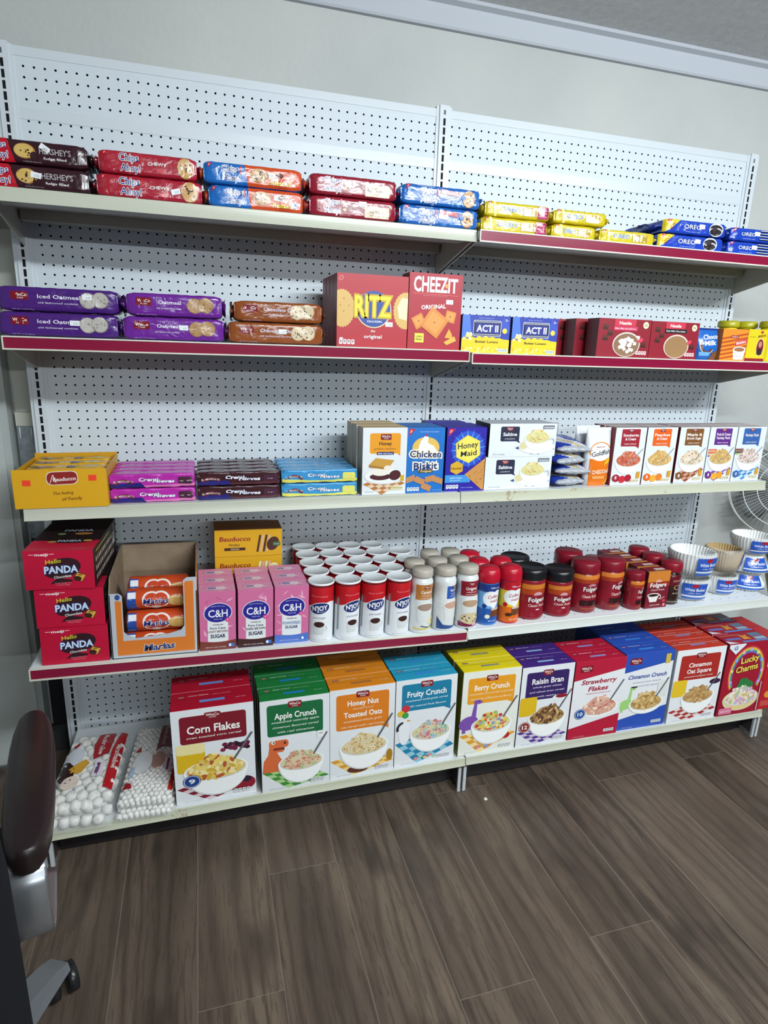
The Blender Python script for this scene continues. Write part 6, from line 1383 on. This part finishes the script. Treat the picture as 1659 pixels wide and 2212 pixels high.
art = cereal([('Honey Nut', 9.9, 3.7, .68, '#f2f0ec', 0, .05), ('Naturally Flavored', 9.15, 2.4, .24, '#f0d8b4', 0, 0), ('Toasted Oats', 8.4, 4.6, .68, '#f2f0ec', 0, .05)], [('sweetened whole grain', 7.55, 4.6, '#f4e6cc'), ('oat cereal with real honey', 6.85, 5.2, '#f4e6cc')], '#d87a1e', 113,
             ([(.05, 2.4), (2.9, .1), (7.8, 1.4), (5.2, 3.2)], '#d99a2e', '#ecd08a', 6), ((4.1, 3.9, 6.0, ['#dcc48e', '#e6d3a4', '#cdb077', '#efe0ba'], 'ring', 95), dict()), lambda a: (a.ell(3.4, .9, 1.3, .5, '#5a2f1e'), a.ell(7.3, 2.2, .4, .8, '#a87a1e')), (6.4, 11.1))
row_('orange-topped honey oats', -17.4, -9.5, -18.6, 11.85, 2.75, 3, art, '#dfe3e6', '#dc861e', '#a8641a', toplabel('Honey Nut', '', '#a86a3c'))
def peng(a):
    a.ell(1.15, 4.9, .75, 1.9, '#e6e9ec'); a.ell(1.1, 6.4, .55, .55, '#e6e9ec'); a.arc(1.15, 5.3, .7, 1.0, 100, 200, '#1b1f26'); a.poly([(1.5, 6.5), (2.0, 6.3), (1.5, 6.2)], '#e0902a'); a.ell(1.3, 8.0, .5, .5, '#c8323c'); a.ell(.7, 7.4, .42, .42, '#d8b52a'); a.ell(1.25, 7.1, .42, .42, '#3a9a4a')
art = cereal([('Fruity Crunch', 9.85, 5.0, .75, '#f2f0ec', 0, .05)], [('sweetened multi-grain cereal', 9.0, 5.4, '#d9edf2'), ('with natural fruit flavors', 8.25, 5.0, '#d9edf2')], '#1a7a9e', 114,
             ([(.05, 3.2), (2.9, .1), (7.8, 2.0), (5.0, 4.6)], '#1f7fa6', '#8fc4d8', 6), ((4.6, 4.3, 5.4, ['#e3a0a8', '#a8cbe0', '#c9dca0', '#e8d3a8', '#d97a86', '#9cc6b0'], 'ring', 95), dict()), lambda a: (peng(a), [a.ell(2.8+.6*k, .8+.25*(k % 2), .3, .22, ('#d98a8e', '#a8cbb0', '#d9c27a')[k % 3], 9, up=.1) for k in range(5)]), (7.6, 11.2))
row_('teal-topped fruity crunch', -9.35, -1.5, -18.45, 11.85, 2.9, 2, art, '#dfe3e6', '#2a9cc0', '#15607e', toplabel('Fruity Crunch', '', '#3a86d8'))
art = cereal([('Berry Crunch', 9.55, 4.7, .75, '#f4efe2', 0, .05)], [('sweetened corn and oat cereal with', 8.7, 5.9, '#f6e6c6'), ('natural & artificial berry flavors', 8.0, 5.6, '#f6e6c6')], '#e39a24', 115,
             ([(.05, 2.9), (2.9, .1), (7.8, 2.4), (5.2, 3.6)], '#dd9a30', '#efd69a', 6), ((4.3, 4.1, 5.6, ['#e3c84a', '#c8323c', '#8a9ac8', '#e6d87a', '#9cc06a', '#d97a4a', '#e8e0b0'], 'ball', 110), dict()), lambda a: (dino(a, .1, 3.6, 1.15, '#7a4fa8', 'bronto'), [a.ell(2.6+.6*k, 1.0+.25*(k % 2), .3, .28, ('#d98a8e', '#c9a05a', '#8a9ac8')[k % 3], 9, up=.1) for k in range(4)], a.ell(6.4, 2.2, .6, .5, '#b5281e')), (7.3, 10.9))
row_('yellow-topped berry crunch', -.95, 7.0, -18.55, 11.75, 2.95, 2, art, '#e3e5dc', '#e2ce1c', '#8f8314', toplabel('Berry Crunch', '', '#8a8c7a'), left='#a3951a')  # left side's yellow is darkened for the shade lying on it
art = cereal([('Raisin Bran', 9.65, 4.7, .8, '#f2f0ec', 0, .05)], [('whole grain wheat', 8.8, 4.4, '#dcd6ea'), ('and wheat bran cereal', 8.1, 5.2, '#dcd6ea'), ('with raisins', 7.4, 2.9, '#dcd6ea')], '#33205e', 116,
             ([(.05, 2.2), (2.9, .1), (7.8, 1.2), (5.0, 2.6)], '#54358a', '#cfc6dc', 6), ((4.4, 4.1, 5.8, ['#8a6a40', '#b08a56', '#6a4a30', '#5a3424', '#cfae78'], 'flake', 95), dict(fill='#a0804e')), lambda a: (a.rr(.1, 4.6, 2.6, 7.4, '#d9b21e', .3), a.ell(6.3, 6.9, 1.4, .5, '#e3e6e6'), a.ell(6.3, 7.1, .9, .3, '#8a1a2c')), (6.9, 11.0), 'plain', badge=(1.1, 3.0, '12', '#8a2a20'))
row_('purple-topped raisin bran', 7.1, 14.65, -18.65, 11.5, 2.8, 2, art, '#dfe3e6', '#43277c', '#2f1c58', toplabel('Raisin Bran', '', '#8fb0dc'))
art = cereal([('Strawberry', 8.7, 5.4, .68, '#a31c34', .25, .06), ('Flakes', 7.6, 3.0, .68, '#a31c34', .25, .06)], [('sweetened rice & wheat cereal', 6.9, 3.8, '#c87a86')], '#b31a38', 117, None, ((4.4, 4.5, 6.0, ['#cf9a8a', '#e0b8a0', '#c0705e', '#d9a890', '#efe0d0'], 'flake', 100), dict(fill='#d9a692', depth=.22)), None, (7, 11), 'band', badge=(1.5, 3.9, '10', '#1f4f96'))
row_('crimson-topped strawberry flakes', 14.75, 22.45, -18.8, 11.45, 2.8, 2, art, '#e3e5e8', '#b31a38', '#8a142c', toplabel('Strawberry', '', '#8f8fc8'))
art = cereal([('Cinnamon Crunch', 8.3, 6.2, .62, '#24489a', .25, .06)], [('sweetened whole wheat &', 7.4, 4.6, '#9aa4b8'), ('rice cereal with cinnamon', 6.8, 4.4, '#9aa4b8')], '#2a50b0', 118, None, ((4.3, 3.9, 5.6, ['#c9a668', '#b58e50', '#dcc08a', '#a87f44'], 'flake', 100), dict(fill='#c2a062', depth=.3)), lambda a: (dino(a, .1, 3.2, .95, '#9ccf7a', 'bronto'), a.rect(1.5, 6.6, 2.5, 6.8, '#1a1a1a'), a.rr(5.9, 4.6, 7.5, 7.2, '#d9dedb', .2), a.rr(6.5, 9.9, 7.3, 11.4, '#c9b04a', .1)), (7, 11), 'band')
row_('blue-topped cinnamon crunch', 22.6, 30.45, -18.5, 11.5, 2.8, 4, art, '#e3e5e8', '#2a50b0', '#1f3f8c', toplabel('Cinnamon', '', '#3f86dc'))
art = cereal([('Cinnamon', 9.3, 3.6, .68, '#f2ece8', 0, .05), ('Oat Square', 8.3, 3.9, .68, '#f2ece8', 0, .05)], [('sweetened multigrain cereal', 7.45, 4.6, '#eed8d2')], '#a82a24', 119,
             ([(.05, 1.9), (2.9, .1), (7.8, 1.6), (5.0, 3.6)], '#a8322e', '#e3d3d0', 6), ((4.4, 4.0, 5.4, ['#c09a66', '#a87f4a', '#d2b07a', '#b58c56'], 'flake', 90), dict(fill='#b8935a')), lambda a: (a.rr(.1, 4.3, 2.3, 7.0, '#e0bc2a', .3), a.ell(6.9, 6.2, .9, .45, '#3a2040')), (6.9, 10.9), 'plain')
row_('orange-red-topped oat square', 30.75, 39.1, -18.75, 11.35, 2.8, 3, art, '#e3e7ea', '#c23a2a', '#a8b4b8', toplabel('Cinnamon Oat Square', '', '#8f86bc'), left='#c9d6da')  # left side is white with its shade mixed into the colour
# the red charm cereal with a rainbow horseshoe
a = Art(7.8, 11.5, 'paper', 120)
for k, c in enumerate(('#c83a4a', '#dd8a3a', '#e3cf4a', '#5aa85a', '#3f8ac0', '#7a5ab0')):
    a.arc(4.1, 6.6, 3.15-.13*k, 3.28-.13*k, -35, 215, c, 26, 1.32)
for k in range(9):
    t = math.radians(-25+28*k); a.ell(4.1+2.85*math.cos(t), 6.6+2.85*1.32*math.sin(t), .28, .28, ('#c9a0d8', '#e8b0b0', '#7ab0dc', '#e6d87a')[k % 4], 10)
a.text('Lucky', 4.3, 8.9, 3.2, .95, '#e8cf5a', .06, .05, rot=.12, out='#6d1420', ow=.06); a.text('Charms', 4.0, 7.5, 3.9, .95, '#e8cf5a', .06, .05, rot=.12, out='#6d1420', ow=.06)
a.ell(4.3, 4.6, 1.5, .9, '#2f7a42'); a.ell(3.9, 5.4, .9, .5, '#2f7a42')
a.bowl(3.9, 2.6, 6.6, ['#e6d9c8', '#d9a0b0', '#a9c98a', '#c8b0d8', '#efe6d8', '#d9b87a'], 'ball', 110, rim='#e6cf8a', fill='#e6dcc4', spoon=False, depth=.3)
a.poly([(0, 11.5), (0, 11.0), (1.3, 9.9), (2.9, 11.3), (2.9, 11.5)], '#dfe3e8'); a.text('G', 1.2, 10.9, .6, .55, '#24408c', .06, .2); a.rr(.2, .3, 2.6, 1.3, '#d97a9a', .2); a.text('gluten free', 1.4, .8, 1.8, .22, '#f2dfe6', .03); a.rect(7.1, .2, 7.3, 5.0, '#c9a9b0')
tl = Art(7.8, 3.0, 'paper', 121); tl.rect(.6, 1.0, 3.2, 1.6, '#6a72b8'); tl.poly([(3.6, .9), (4.4, 1.0), (4.9, .8), (4.8, 1.6), (5.0, 2.2), (4.3, 2.0), (3.7, 2.3)], '#d99a3a'); tl.rect(5.6, .6, 7.6, 1.4, '#8fb0c8'); tl.rect(5.6, 1.6, 7.6, 2.6, '#5a7a96'); tl.rect(.3, 2.3, 4, 2.5, '#c97a5a'); tl.poly([(0, 0), (1.8, 0), (.0, .9)], '#dfe3e8'); tl.rect(2.6, 0, 7.8, .45, '#5a86c8')
row_('red rainbow horseshoe', 39.35, 47.05, -18.9, 11.45, 3.0, 3, a, '#a01830', '#a01830', '#7d1226', tl, pitch=3.2)
a = Art(2.6, 11.4, 'paper', 122); a.ell(1.7, 2.4, .9, .6, '#dd9a3a'); a.rect(.3, .5, 2.5, 1.4, '#c9504a'); a.rect(.2, 7, 2.5, 9.5, '#e3cf6a')
r = thing('cereal_box', 'bright red cereal box cut off by the right edge, at the shelf end', 'cereal', 48.35, -18.75, Z5(47.9)); carton(r, 2.3, 11.4, 7.6, '#b8202c', a, side='#a01a28')
# a crumb on the floor
r = MB(); r.lathe([(0, 0), (.2, .02), (.26, .1), (.18, .2), (0, .22)], 'marshmallow', 12); o = r.build('marshmallow_piece'); o.location = W3(2.4, -20.6, -83); tag(o, 'small white crumb lying on the dark floor before the shelving', 'crumb')
